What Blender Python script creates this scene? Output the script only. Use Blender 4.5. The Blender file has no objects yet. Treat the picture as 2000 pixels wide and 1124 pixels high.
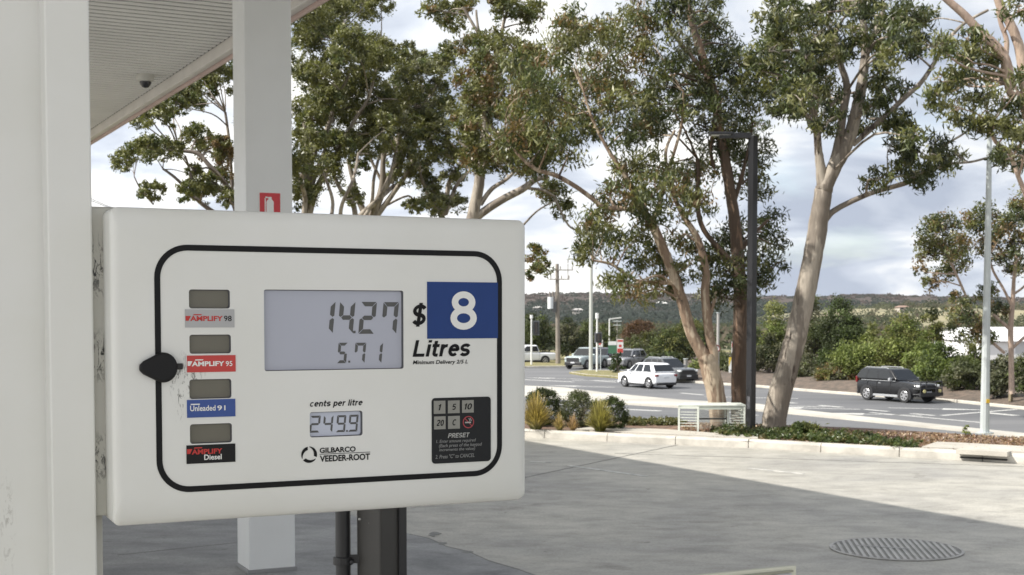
import bpy, bmesh, math, random
import numpy as np
from mathutils import Vector, Matrix
random.seed(7); RNG = np.random.default_rng(11)
R = math.radians
scene = bpy.context.scene
col = scene.collection

# ------------------------------------------------------------------ camera
F_PX, PITCH, HOR = 2650.0, R(2.76), 616.0
CAM = Vector((0, 0, 2.0))
PY0 = HOR + F_PX * math.tan(PITCH)
cd = bpy.data.cameras.new('camera'); cam = bpy.data.objects.new('camera', cd); col.objects.link(cam)
cam.location = CAM; cam.rotation_euler = (R(90) - PITCH, 0, 0)
cd.sensor_width = 36; cd.lens = F_PX / 2000 * 36
cd.shift_y = (PY0 - 562) / 2000
cd.clip_start = .05; cd.clip_end = 9000
cd.dof.use_dof = True; cd.dof.focus_distance = 1.85; cd.dof.aperture_fstop = 30
scene.camera = cam

# ------------------------------------------------------------------ sky and sun
SUN_EL = R(45); SUN_TO = Vector((-.965, -.26, 0)).normalized()
w = bpy.data.worlds.new('World'); scene.world = w; w.use_nodes = True
nt = w.node_tree; nt.nodes.clear()
def N(t, k, **kw):
    n = t.nodes.new(k)
    for a, b in kw.items(): setattr(n, a, b)
    return n
out = N(nt, 'ShaderNodeOutputWorld'); bg = N(nt, 'ShaderNodeBackground')
sky = N(nt, 'ShaderNodeTexSky', sky_type='NISHITA', sun_disc=False)
sky.sun_elevation = SUN_EL; sky.sun_rotation = math.atan2(SUN_TO.x, SUN_TO.y)
sky.air_density = 1.0; sky.dust_density = .5
tc = N(nt, 'ShaderNodeTexCoord'); sx = N(nt, 'ShaderNodeSeparateXYZ')
nt.links.new(tc.outputs['Generated'], sx.inputs[0])
def M(t, op, a, b=None, c=None):
    n = N(t, 'ShaderNodeMath', operation=op)
    for i, v in enumerate((a, b, c)):
        if v is None: continue
        if isinstance(v, (int, float)): n.inputs[i].default_value = v
        else: t.links.new(v, n.inputs[i])
    return n.outputs[0]
zz = M(nt, 'MAXIMUM', sx.outputs[2], 0.0); dz = M(nt, 'ADD', zz, .26)
cx = N(nt, 'ShaderNodeCombineXYZ')
nt.links.new(M(nt, 'DIVIDE', sx.outputs[0], dz), cx.inputs[0]); nt.links.new(M(nt, 'DIVIDE', sx.outputs[1], dz), cx.inputs[1])
def noise(t, vec, scale, detail=6, rough=.55, dist=0.0):
    n = N(t, 'ShaderNodeTexNoise'); n.inputs['Scale'].default_value = scale; n.inputs['Detail'].default_value = detail
    n.inputs['Roughness'].default_value = rough; n.inputs['Distortion'].default_value = dist
    if vec is not None: t.links.new(vec, n.inputs['Vector'])
    return n.outputs[0]
def ramp(t, fac, stops, interp='LINEAR'):
    n = N(t, 'ShaderNodeValToRGB'); cr = n.color_ramp; cr.interpolation = interp
    while len(cr.elements) < len(stops): cr.elements.new(.5)
    for e, (p, c) in zip(cr.elements, stops):
        e.position = p; e.color = (*c, 1) if len(c) == 3 else c
    t.links.new(fac, n.inputs[0]); return n.outputs[0]
def mix(t, fac, a, b, bt='MIX'):
    n = N(t, 'ShaderNodeMix', data_type='RGBA', blend_type=bt)
    for i, v in ((0, fac), (6, a), (7, b)):
        if isinstance(v, (int, float)): n.inputs[i].default_value = v
        elif isinstance(v, tuple): n.inputs[i].default_value = (*v, 1)
        else: t.links.new(v, n.inputs[i])
    return n.outputs[2]
CLOUD = 6.0                      # cloud radiance in the sky texture's own units (the background strength scales both)
cover = ramp(nt, noise(nt, cx.outputs[0], 1.2, 8, .54, .3), [(.24, (0, 0, 0)), (.44, (1, 1, 1))])
shade = ramp(nt, noise(nt, cx.outputs[0], 2.2, 7, .52, .5), [(.37, (.50, .56, .68)), (.49, (.72, .78, .88)), (.61, (1.16, 1.16, 1.14))])
vm = N(nt, 'ShaderNodeVectorMath', operation='SCALE'); nt.links.new(shade, vm.inputs[0]); vm.inputs['Scale'].default_value = CLOUD
# clouds near the sun are lit from the front and brighter than those away from it
dt = N(nt, 'ShaderNodeVectorMath', operation='DOT_PRODUCT'); nt.links.new(tc.outputs['Generated'], dt.inputs[0]); dt.inputs[1].default_value = tuple(SUN_TO)
glow = ramp(nt, M(nt, 'MULTIPLY_ADD', dt.outputs['Value'], .5, .5), [(.15, (1, 1, 1)), (.55, (1.35, 1.33, 1.30)), (1, (1.9, 1.85, 1.75))])
nt.links.new(mix(nt, 1.0, mix(nt, cover, sky.outputs[0], vm.outputs[0]), glow, 'MULTIPLY'), bg.inputs[0])
bg.inputs[1].default_value = .10
nt.links.new(bg.outputs[0], out.inputs[0])
sl = bpy.data.lights.new('sun', 'SUN'); so = bpy.data.objects.new('sun', sl); col.objects.link(so)
sl.energy = 4.4; sl.angle = R(.6); sl.color = (1, .955, .885)
sv = SUN_TO * math.cos(SUN_EL) + Vector((0, 0, math.sin(SUN_EL)))
so.rotation_euler = sv.to_track_quat('Z', 'Y').to_euler(); so.location = (-20, -10, 30)
vs = scene.view_settings; vs.view_transform = 'Standard'; vs.look = 'None'; vs.exposure = 0.66; vs.gamma = 1.0

# ------------------------------------------------------------------ survey helpers: photo pixel -> point in the place
CP, SP = math.cos(PITCH), math.sin(PITCH)
def ray(px, py):
    x, y = (px - 1000) / F_PX, -(py - PY0) / F_PX
    return Vector((x, CP + y * SP, -SP + y * CP))
def at(px, py, Y):
    d = ray(px, py); return CAM + d * (Y / d.y)
def gnd(px, py, Z):
    d = ray(px, py); return CAM + d * ((Z - 2.0) / d.z)
TH = R(25.4)
U = Vector((math.cos(TH), math.sin(TH), 0)); NRM = Vector((math.sin(TH), -math.cos(TH), 0))
P0 = at(215, 405, 1.72)
def pan(px, py):                 # point of the display face -> (a along, z height)
    d = ray(px, py); t = (P0 - CAM).dot(NRM) / d.dot(NRM); p = CAM + d * t
    return (p - P0).dot(U), p.z

# ------------------------------------------------------------------ materials
def mat(name, c, rough=.6, metal=0.0, var=0.0, vs_=3.0, c2=None, bump=0.0, bs=20.0, spec=.5, emit=0.0, stretch=None, coat=0.0):
    m = bpy.data.materials.new(name); m.use_nodes = True; t = m.node_tree; b = t.nodes['Principled BSDF']
    b.inputs['Base Color'].default_value = (*c, 1); b.inputs['Roughness'].default_value = rough
    b.inputs['Metallic'].default_value = metal; b.inputs['Specular IOR Level'].default_value = spec
    b.inputs['Coat Weight'].default_value = coat
    vec = None
    if var or bump:
        tcn = N(t, 'ShaderNodeTexCoord'); vec = tcn.outputs['Object']
        if stretch:
            mp = N(t, 'ShaderNodeMapping'); mp.inputs['Scale'].default_value = stretch; t.links.new(vec, mp.inputs[0]); vec = mp.outputs[0]
    if var:
        d = c2 if c2 else tuple(x * (1 - var) for x in c)
        f = ramp(t, noise(t, vec, vs_, 7, .6), [(.35, (0, 0, 0)), (.65, (1, 1, 1))])
        t.links.new(mix(t, f, c, d), b.inputs['Base Color'])
    if bump:
        bn = N(t, 'ShaderNodeBump'); bn.inputs['Strength'].default_value = bump; bn.inputs['Distance'].default_value = .02
        t.links.new(noise(t, vec, bs, 5, .6), bn.inputs['Height']); t.links.new(bn.outputs[0], b.inputs['Normal'])
    if emit:
        b.inputs['Emission Color'].default_value = (*c, 1); b.inputs['Emission Strength'].default_value = emit
    return m
def leafmat(name, rough=.45, trans=.25, spec=.5):
    m = bpy.data.materials.new(name); m.use_nodes = True; t = m.node_tree; b = t.nodes['Principled BSDF']
    a = N(t, 'ShaderNodeAttribute', attribute_name='tint'); t.links.new(a.outputs[0], b.inputs['Base Color'])
    b.inputs['Roughness'].default_value = rough; b.inputs['Specular IOR Level'].default_value = spec
    tr = N(t, 'ShaderNodeBsdfTranslucent'); t.links.new(mix(t, 1.0, a.outputs[0], (1.5, 1.6, .8), 'MULTIPLY'), tr.inputs[0])
    ms = N(t, 'ShaderNodeMixShader'); ms.inputs[0].default_value = trans
    t.links.new(b.outputs[0], ms.inputs[1]); t.links.new(tr.outputs[0], ms.inputs[2])
    t.links.new(ms.outputs[0], t.nodes['Material Output'].inputs[0]); return m
LEAF = leafmat('leaf', .42, .22); LEAF_DULL = leafmat('dull_leaf', .6, .25, .25); LEAF_FAR = leafmat('far_leaf', .95, .1, .02)

# ------------------------------------------------------------------ mesh builder
class MB:
    def __init__(s): s.v, s.f, s.m = [], [], []
    def add(s, vs, fs, mi=0):
        n = len(s.v); s.v += [tuple(x) for x in vs]
        for f in fs: s.f.append([n + i for i in f]); s.m.append(mi)
        return s
    def box(s, c, d, mi=0, rz=0.0, mat4=None):
        x, y, z = d[0] / 2, d[1] / 2, d[2] / 2
        vs = [Vector((i, j, k)) for i in (-x, x) for j in (-y, y) for k in (-z, z)]
        if rz: vs = [Matrix.Rotation(rz, 3, 'Z') @ v for v in vs]
        if mat4 is not None: vs = [mat4 @ v for v in vs]
        c = Vector(c)
        return s.add([v + c for v in vs], [(0, 1, 3, 2), (4, 6, 7, 5), (0, 4, 5, 1), (2, 3, 7, 6), (0, 2, 6, 4), (1, 5, 7, 3)], mi)
    def bb(s, a, b, mi=0):
        return s.box([(p + q) / 2 for p, q in zip(a, b)], [abs(q - p) for p, q in zip(a, b)], mi)
    def tube(s, pts, rad, n=8, mi=0, caps=True):
        pts = [Vector(p) for p in pts]; k = len(pts)
        if isinstance(rad, (int, float)): rad = [rad] * k
        base = len(s.v); ref = None; rings = []
        for i, p in enumerate(pts):
            t = (pts[min(i + 1, k - 1)] - pts[max(i - 1, 0)])
            t = t.normalized() if t.length > 1e-9 else Vector((0, 0, 1))
            if ref is None: ref = t.orthogonal().normalized()
            ref = (ref - t * ref.dot(t))
            ref = ref.normalized() if ref.length > 1e-6 else t.orthogonal().normalized()
            bi = t.cross(ref)
            for j in range(n):
                a = 2 * math.pi * j / n
                s.v.append(tuple(p + (ref * math.cos(a) + bi * math.sin(a)) * rad[i]))
        for i in range(k - 1):
            for j in range(n):
                a, b = base + i * n + j, base + i * n + (j + 1) % n
                s.f.append([a, b, b + n, a + n]); s.m.append(mi)
        if caps:
            s.f.append([base + j for j in range(n)][::-1]); s.m.append(mi)
            s.f.append([base + (k - 1) * n + j for j in range(n)]); s.m.append(mi)
        return s
    def cyl(s, a, b, r, r2=None, n=16, mi=0): return s.tube([a, b], [r, r if r2 is None else r2], n, mi)
    def prism(s, poly, y0, y1, mi=0):          # outline in x,z pushed along y
        n = len(poly); vs = [(x, y0, z) for x, z in poly] + [(x, y1, z) for x, z in poly]
        fs = [list(range(n)), list(range(n, 2 * n))[::-1]] + [(i, i + n, (i + 1) % n + n, (i + 1) % n) for i in range(n)]
        return s.add(vs, fs, mi)
    def slab(s, poly, z0, z1, mi=0):           # outline in x,y pushed along z
        n = len(poly); vs = [(x, y, z0) for x, y in poly] + [(x, y, z1) for x, y in poly]
        fs = [list(range(n))[::-1], list(range(n, 2 * n))] + [(i, (i + 1) % n, (i + 1) % n + n, i + n) for i in range(n)]
        return s.add(vs, fs, mi)
    def loft(s, rings, mi=0, caps=True, closed=True):
        n = len(rings[0]); b = len(s.v)
        for r in rings: s.v += [tuple(p) for p in r]
        for i in range(len(rings) - 1):
            for j in range(n if closed else n - 1):
                s.f.append([b + i * n + j, b + i * n + (j + 1) % n, b + (i + 1) * n + (j + 1) % n, b + (i + 1) * n + j]); s.m.append(mi)
        if caps:
            s.f.append([b + j for j in range(n)][::-1]); s.m.append(mi)
            s.f.append([b + (len(rings) - 1) * n + j for j in range(n)]); s.m.append(mi)
        return s
    def text(s, body, x0, x1, z0, z1, y, mi=0, bold=0.0, shear=0.0, thick=.0004):
        c = bpy.data.curves.new('t', 'FONT'); c.body = body; c.size = 1; c.offset = bold; c.resolution_u = 3
        o = bpy.data.objects.new('t', c); me = o.to_mesh()
        co = np.array([tuple(v.co) for v in me.vertices]); fs = [list(p.vertices) for p in me.polygons]
        o.to_mesh_clear(); bpy.data.objects.remove(o); bpy.data.curves.remove(c)
        co[:, 0] += co[:, 1] * shear
        mn, mx = co.min(0), co.max(0)
        X = x0 + (co[:, 0] - mn[0]) / (mx[0] - mn[0]) * (x1 - x0); Z = z0 + (co[:, 1] - mn[1]) / (mx[1] - mn[1]) * (z1 - z0)
        return s.add([(a, y, b) for a, b in zip(X, Z)], fs, mi)
    def build(s, name, mats, parent=None, world=True, smooth=False, bevel=0.0, seg=2, angle=35):
        me = bpy.data.meshes.new(name); v = s.v
        if parent is not None and world:
            L = parent['_base']; v = [(a - L[0], b - L[1], c - L[2]) for a, b, c in v]
        me.from_pydata(v, [], s.f); me.validate()
        for m in (mats if isinstance(mats, (list, tuple)) else [mats]): me.materials.append(m)
        if len(me.polygons) == len(s.m): me.polygons.foreach_set('material_index', s.m)
        bm = bmesh.new(); bm.from_mesh(me); bmesh.ops.recalc_face_normals(bm, faces=bm.faces); bm.to_mesh(me); bm.free()
        if smooth:
            me.polygons.foreach_set('use_smooth', [True] * len(me.polygons)); me.set_sharp_from_angle(angle=R(angle))
        o = bpy.data.objects.new(name, me); col.objects.link(o)
        if parent is not None: o.parent = parent
        if bevel:
            b = o.modifiers.new('bevel', 'BEVEL'); b.width = bevel; b.segments = seg; b.limit_method = 'ANGLE'; b.angle_limit = R(40)
        return o
def tag(o, label=None, cat=None, group=None, kind=None):
    if label: o['label'] = label
    if cat: o['category'] = cat
    if group: o['group'] = group
    if kind: o['kind'] = kind
    return o
def thing(name, loc, label, cat, group=None, rz=0.0):
    o = bpy.data.objects.new(name, None); col.objects.link(o); o.location = loc; o.rotation_euler = (0, 0, rz)
    o.empty_display_size = .2; o['_base'] = tuple(loc)
    return tag(o, label, cat, group)
def structure(name, mb, mats, **k): return tag(mb.build(name, mats, **k), kind='structure')
def copy_tree(o, parent=None):
    c = o.copy(); col.objects.link(c); c.parent = parent
    for ch in [x for x in col.objects if x.parent == o]: copy_tree(ch, c)
    return c
def rrect(x0, x1, z0, z1, r, n=6):
    pts = []
    for cx_, cz_, a0 in ((x1 - r, z1 - r, 0), (x0 + r, z1 - r, 90), (x0 + r, z0 + r, 180), (x1 - r, z0 + r, 270)):
        for i in range(n + 1):
            a = R(a0 + 90 * i / n); pts.append((cx_ + r * math.cos(a), cz_ + r * math.sin(a)))
    return pts
def smooth_path(pts, rad, step=6):
    P = [Vector(p) for p in pts]; o, r = [], []
    for i in range(len(P) - 1):
        p0, p1, p2, p3 = P[max(i - 1, 0)], P[i], P[i + 1], P[min(i + 2, len(P) - 1)]
        for k in range(step):
            t = k / step
            o.append(.5 * (2 * p1 + (p2 - p0) * t + (2 * p0 - 5 * p1 + 4 * p2 - p3) * t * t + (3 * p1 - p0 - 3 * p2 + p3) * t ** 3))
            r.append(rad[i] + (rad[i + 1] - rad[i]) * t)
    o.append(P[-1]); r.append(rad[-1]); return o, r
# ------------------------------------------------------------------ setting: ground, roads, hills
RZ = -2.7
def concrete_mat(name, light, dark, sc=.35):
    m = bpy.data.materials.new(name); m.use_nodes = True; t = m.node_tree; b = t.nodes['Principled BSDF']
    tcn = N(t, 'ShaderNodeTexCoord'); v = tcn.outputs['Object']
    a = ramp(t, noise(t, v, sc, 8, .62, .6), [(.32, dark), (.60, light)])
    mp = N(t, 'ShaderNodeMapping'); mp.inputs['Rotation'].default_value = (0, 0, R(31)); mp.inputs['Scale'].default_value = (.75, 1.25, 1); t.links.new(v, mp.inputs[0])
    s1 = ramp(t, noise(t, mp.outputs[0], 2.6, 9, .74, .35), [(.34, (.56, .56, .56)), (.60, (1.04, 1.04, 1.04))])
    a = mix(t, .75, a, s1, 'MULTIPLY')
    s2 = ramp(t, noise(t, v, 42, 3, .6), [(.3, (.70, .70, .70)), (.6, (1, 1, 1))])
    a = mix(t, .8, a, s2, 'MULTIPLY')
    s3 = ramp(t, noise(t, v, 1.1, 6, .62, 1.2), [(.60, (1, 1, 1)), (.70, (.68, .67, .66))])
    s4 = ramp(t, noise(t, v, 5.5, 3, .5), [(.70, (1, 1, 1)), (.74, (.55, .54, .53))]); a = mix(t, .7, a, s4, 'MULTIPLY')
    a = mix(t, .8, a, s3, 'MULTIPLY')
    t.links.new(a, b.inputs['Base Color']); b.inputs['Roughness'].default_value = .62
    bn = N(t, 'ShaderNodeBump'); bn.inputs['Strength'].default_value = .25; bn.inputs['Distance'].default_value = .01
    t.links.new(noise(t, v, 60, 4, .6), bn.inputs['Height']); t.links.new(bn.outputs[0], b.inputs['Normal'])
    return m
CONC = concrete_mat('forecourt_concrete', (.46, .44, .385), (.32, .31, .285))
KERBM = mat('kerb_concrete', (.56, .53, .47), .8, var=.35, vs_=2.5, bump=.3, bs=40)
PATHM = mat('path_concrete', (.50, .47, .41), .85, var=.22, vs_=1.5, bump=.2, bs=30)
ASPH = mat('asphalt', (.088, .09, .095), .8, var=.5, vs_=.16, c2=(.15, .15, .152), stretch=(.35, 1.2, 1), bump=.2, bs=30)
MULCH = mat('mulch', (.24, .155, .105), .95, var=.6, vs_=7, c2=(.09, .06, .045), bump=1.0, bs=16)
BANKM = mat('bank_soil', (.155, .115, .088), .95, var=.6, vs_=2.6, c2=(.07, .058, .046), bump=.6, bs=9)
DRYG = mat('dry_grass', (.27, .23, .10), .95, var=.5, vs_=3, c2=(.11, .11, .045), bump=.8, bs=12)
GRND = mat('ground_cover', (.10, .105, .05), .95, var=.5, vs_=.1, c2=(.16, .13, .08))
PAINT = mat('road_paint', (.62, .61, .57), .7, var=.5, vs_=9, c2=(.30, .30, .29))

KPX = [(500, 824), (700, 828), (900, 834), (1030, 839), (1160, 846), (1290, 852), (1450, 858), (1660, 870), (1860, 880), (1990, 888), (2300, 905)]
KT = [gnd(x, y, .13) for x, y in KPX]
KT[0] = KT[1] + (KT[1] - KT[2]).normalized() * 45
VPX = [(500, 812), (700, 816), (1030, 820), (1230, 823), (1320, 824), (1500, 829), (1700, 837), (1850, 846), (2000, 858), (2300, 880)]
VT = [gnd(x, y, .10) for x, y in VPX]
VT[0] = VT[1] + (VT[1] - VT[2]).normalized() * 45
flat = lambda L: [(p.x, p.y) for p in L]
# forecourt: one gridless sheet bounded by the kerb
kp = flat(KT)
structure('forecourt', MB().slab([(-60, -45), (60, -45), (60, kp[-1][1])] + kp[::-1] + [(-60, 30)], -.4, 0), CONC)
structure('ground', MB().slab([(3500 * math.cos(R(a)), 3500 * math.sin(R(a))) for a in range(0, 360, 10)], RZ - .5, RZ - .06), GRND)
# embankment falling from the verge to the road
mb = MB(); rows = []
for p in VT:
    q = Vector((p.x * 1.9, 49, RZ - .03)); rows.append([p, p.lerp(q, .3) + Vector((0, 0, -.25)), p.lerp(q, .7) + Vector((0, 0, -.25)), q])
mb.loft(rows, caps=False, closed=False); structure('embankment', mb, DRYG)
# verge bed behind the kerb
back = lambda L, d: [Vector((p.x, p.y + d, p.z)) for p in L]
vp = flat(VT); kb = [(x, y + .16) for x, y in kp]
structure('garden_bed', MB().slab(kb + vp[::-1], -.3, .10), MULCH)
g = lambda L, Z: [(lambda p: (p.x, p.y))(gnd(x, y, Z)) for x, y in L]
structure('footpath', MB().slab(g([(1120, 838), (1180, 841), (1290, 847.5), (1420, 853.5), (1480, 856), (1480, 851), (1400, 846), (1300, 838.5), (1160, 833.5)], .135), .08, .135), PATHM)
structure('concrete_pad', MB().slab(g([(1800, 873), (1870, 876), (1995, 882.5), (2150, 891), (2150, 880), (1990, 871), (1880, 865), (1830, 863)], .135), .08, .135), PATHM)

# kerb: one stone after another along the edge, with two drain lintels
def kerb_run(name, line, step, h0, wd, m, skip=()):
    mb = MB(); acc = 0
    pts = [Vector((p.x, p.y, 0)) for p in line]
    L = [0]
    for a, b in zip(pts, pts[1:]): L.append(L[-1] + (b - a).length)
    def pos(s):
        for i in range(len(L) - 1):
            if s <= L[i + 1] or i == len(L) - 2: return pts[i].lerp(pts[i + 1], (s - L[i]) / (L[i + 1] - L[i]))
    s = 0
    while s < L[-1] - .3:
        e = min(s + step, L[-1]); a, b = pos(s + .006), pos(e - .006); d = (b - a).normalized(); n = Vector((-d.y, d.x, 0))
        mid = (a + b) / 2
        if not any((mid - q).length < step * .5 for q in skip):
            prof = [(0, h0 - .28), (.012, h0 - .035), (.035, h0), (wd, h0), (wd, h0 - .28)]
            mb.loft([[p + n * x + Vector((0, 0, z)) for x, z in prof] for p in (a, b)])
        s = e
    return structure(name, mb, m)
kerb_run('kerb', KT[1:], 1.15, .13, .17, KERBM)
mb = MB()
for pa, pb in (((1872, 881), (1972, 886.5)),):
    a, b = gnd(*pa, .13), gnd(*pb, .13); d = (b - a).normalized(); n = Vector((-d.y, d.x, 0))
    mb.box((a + b) / 2 - n * .02 + Vector((0, 0, .0)), ((b - a).length, .22, .06), 0, math.atan2(d.y, d.x))
    if pa[0] > 1500: mb.box((a + b) / 2 - n * .012 + Vector((0, 0, -.085)), ((b - a).length * .92, .03, .02), 1, math.atan2(d.y, d.x))
    else: mb.box((a + b) / 2 - n * .012 + Vector((0, 0, -.085)), ((b - a).length * .98, .05, .11), 0, math.atan2(d.y, d.x))
structure('drain_lintel', mb, [PATHM, mat('drain_dark', (.02, .02, .02), .9)])

# road sheet, far verges and kerbs
structure('road', MB().slab([(-160, 47), (160, 47), (160, 175), (-160, 175)], RZ - .3, RZ), ASPH)
gz = lambda L, Z: [gnd(x, y, Z) for x, y in L]
LV = gz([(300, 728), (600, 722), (900, 717), (1100, 715), (1180, 714), (1270, 716)], RZ + .14)
MV = gz([(1330, 716), (1290, 722), (1262, 730), (1240, 738), (1340, 743.5), (1400, 748), (1480, 753), (1640, 766), (1840, 779), (2000, 795), (2300, 828)], RZ + .14)
IS = gz([(1112, 727), (1140, 731.5), (1232, 738), (1255, 730), (1200, 724), (1140, 723)], RZ + .14)
NS_U = [(880, 744), (1000, 752), (1100, 757), (1190, 768), (1330, 781), (1480, 789), (1560, 800), (1700, 815), (1900, 836), (2000, 846), (2300, 872)]
NS_L = [(880, 760), (1000, 770), (1100, 778), (1200, 786), (1330, 794), (1480, 800), (1560, 807), (1700, 821), (1900, 841), (2000, 851), (2300, 878)]
structure('median_strip', MB().slab(g(NS_U, RZ + .1) + g(NS_L, RZ + .1)[::-1], RZ - .2, RZ + .1), mat('pale_concrete', (.50, .475, .42), .85, var=.3, vs_=.4, stretch=(.4, 1, 1)))
structure('traffic_island', MB().slab(flat(IS), RZ - .2, RZ + .14), DRYG)
rng = np.random.default_rng(5)
def bank(name, line, prof, m):
    rows = []
    for p in line:
        rows.append([Vector((p.x * (1 + d / max(p.y, 30)), p.y + d, p.z + h + rng.normal(0, .03) * (1 if h > .05 else 0))) for d, h in prof])
    fine = []
    for a, b in zip(rows, rows[1:]):
        for k in range(6): fine.append([x.lerp(y, k / 6) + Vector((0, 0, rng.normal(0, .03) if 0 < i < len(prof) - 1 else 0)) for i, (x, y) in enumerate(zip(a, b))])
    fine.append(rows[-1])
    structure(name, MB().loft(fine, caps=False, closed=False), m, smooth=True, angle=80)
bank('mulch_bank', MV[4:], [(.15, 0), (.8, .03), (1.6, .14), (2.8, .30), (4.5, .40), (12, .45), (60, .4)], BANKM)
bank('grass_verge', LV, [(.15, 0), (2, .02), (5, .05), (9, .06), (50, .08)], DRYG)
structure('corner_ground', MB().slab(flat(MV[:5]) + [(60, 96), (60, 175), (MV[0].x + 1, 175)], RZ - .2, RZ + .13), DRYG)
kerb_run('kerb', LV, 2.4, RZ + .15, .2, PATHM); kerb_run('kerb', MV, 2.4, RZ + .15, .2, PATHM); kerb_run('kerb', IS, 2.4, RZ + .15, .2, PATHM)
# painted road markings
def arrow(mb, p, ang, s=1.0):
    sh = [(-.08, 0), (.08, 0), (.08, 2.2), (.45, 2.2), (0, 4.2), (-.45, 2.2), (-.08, 2.2)]
    c, n = math.cos(ang), math.sin(ang)
    mb.slab([(p.x + (x * c - y * n) * s, p.y + (x * n + y * c) * s) for x, y in sh], RZ + .002, RZ + .006)
def stripe(mb, L, wd, Z):
    P = [gnd(x, y, Z) for x, y in L]
    for a, b in zip(P, P[1:]):
        d = (b - a).normalized(); n = Vector((-d.y, d.x, 0)) * wd / 2
        mb.slab([(q.x, q.y) for q in (a - n, b - n, b + n, a + n)], Z, Z + .004)
mb = MB()
for px, py, an, s in ((1118, 743, -100, 1.6), (1140, 741, 60, 1.2), (1560, 779, 70, 1.3), (1612, 795, 70, 1.3), (1680, 800, 70, 1.3), (1800, 812, 70, 1.2), (1735, 797, 250, 1.2), (1200, 757, 60, 1.2)):
    arrow(mb, gnd(px, py, RZ), R(an), s)
stripe(mb, [(1010, 741), (1120, 746.5)], .35, RZ + .002); stripe(mb, [(1150, 743), (1205, 747)], .3, RZ + .002)
for a in range(6): stripe(mb, [(1330 + a * 90, 768 + a * 8), (1375 + a * 90, 772 + a * 8)], .3, RZ + .002)
stripe(mb, [(1840, 812), (1985, 800)], .3, RZ + .002); stripe(mb, [(1700, 806), (1920, 826)], .22, RZ + .002); stripe(mb, [(1035, 762), (1480, 812)], .2, RZ + .002)
stripe(mb, [(1920, 806), (1985, 812)], .5, RZ + .002); stripe(mb, [(1180, 798), (1290, 803)], .4, RZ + .002); stripe(mb, [(1090, 790), (1200, 796)], .4, RZ + .002)
structure('road_marking', mb, PAINT)
mb = MB(); stripe(mb, [(1110, 910), (1262, 931)], .075, .002); stripe(mb, [(1035, 902.5), (1076, 904)], .06, .002); stripe(mb, [(1460, 915), (1570, 926)], .05, .002)
structure('forecourt_line', mb, PAINT)
mb = MB(); J = [(800, 1044), (838, 1052), (872, 1068), (915, 1078), (955, 1096), (1010, 1112), (1060, 1130)]
for a, b in zip(J, J[1:]): stripe(mb, [a, b], .006 + random.random() * .012, .002)
for x, y in ((845, 1046), (862, 1062), (913, 1079), (850, 1043)):
    p = gnd(x, y, 0); mb.slab([(p.x + random.uniform(.02, .07) * math.cos(a), p.y + random.uniform(.04, .12) * math.sin(a)) for a in (0, 1, 2.1, 3.1, 4.2, 5.2)], .002, .005)
for a_, b_ in (((230, 1085), (470, 1060)), ((1200, 886), (2000, 912)), ((1330, 868), (900, 960))): stripe(mb, [a_, b_], .007, .002)
structure('pavement_crack', mb, mat('crack', (.20, .20, .19), .9))
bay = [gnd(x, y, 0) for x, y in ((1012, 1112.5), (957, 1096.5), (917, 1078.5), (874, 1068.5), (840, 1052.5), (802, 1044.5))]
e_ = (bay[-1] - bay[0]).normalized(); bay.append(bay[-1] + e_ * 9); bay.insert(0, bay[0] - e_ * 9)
structure('dark_bay_sheet', MB().slab([(p_.x, p_.y) for p_ in bay] + [(bay[-1].x - 12, bay[-1].y - 5), (bay[0].x - 14, bay[0].y - 7)], -.05, .0035), concrete_mat('dark_bay_concrete', (.30, .30, .295), (.17, .172, .175), .8))  # thin sheet of darker concrete left of the crack line
# hills: scrub ridge to the left, paddocks to the right
def hill(name, x0, x1, y0, y1, hf, m, nx=90, ny=26):
    rows = []
    for j in range(ny + 1):
        y = y0 + (y1 - y0) * j / ny
        rows.append([(x0 + (x1 - x0) * i / nx, y, hf(x0 + (x1 - x0) * i / nx, y)) for i in range(nx + 1)])
    structure(name, MB().loft(rows, caps=False, closed=False), m, smooth=True, angle=90)
sst = lambda t: (lambda u: u * u * (3 - 2 * u))(min(1, max(0, t)))
def h_far(x, y): return RZ - .5 + sst((y - 420) / 900) * (22.5 + 1.5 * math.sin(x * .006 + 1) + 1.2 * math.sin(x * .021)) - sst((x - 330) / 260) * sst((y - 420) / 900) * 9
def h_mid(x, y): return RZ - .5 + sst((y - 190) / 360) * (7.0 + 1.0 * math.sin(x * .013) + .8 * math.sin(x * .041 + 2)) * sst((x - 60) / 110)
hm = bpy.data.materials.new('hill_scrub'); hm.use_nodes = True; t = hm.node_tree; b = t.nodes['Principled BSDF']; b.inputs['Roughness'].default_value = .95; b.inputs['Specular IOR Level'].default_value = .1
tcn = N(t, 'ShaderNodeTexCoord'); sp_z = N(t, 'ShaderNodeSeparateXYZ'); t.links.new(tcn.outputs['Object'], sp_z.inputs[0])
zn = M(t, 'ADD', M(t, 'MULTIPLY', M(t, 'ADD', sp_z.outputs[2], 3.0), .045), M(t, 'MULTIPLY', M(t, 'SUBTRACT', noise(t, tcn.outputs['Object'], .012, 5, .6), .5), .55))
hc = ramp(t, zn, [(.30, (.040, .046, .040)), (.48, (.058, .056, .047)), (.60, (.095, .076, .066)), (.95, (.082, .068, .060))])
t.links.new(mix(t, .9, hc, ramp(t, noise(t, tcn.outputs['Object'], .09, 5, .7), [(.36, (.55, .57, .55)), (.62, (1.1, 1.08, 1.05))]), 'MULTIPLY'), b.inputs['Base Color'])
hill('hill', -900, 1500, 400, 1500, h_far, hm)
hill('hill', 30, 620, 180, 640, h_mid, mat('hill_paddock', (.30, .26, .15), .95, var=.6, vs_=.02, c2=(.12, .12, .07)))
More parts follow.
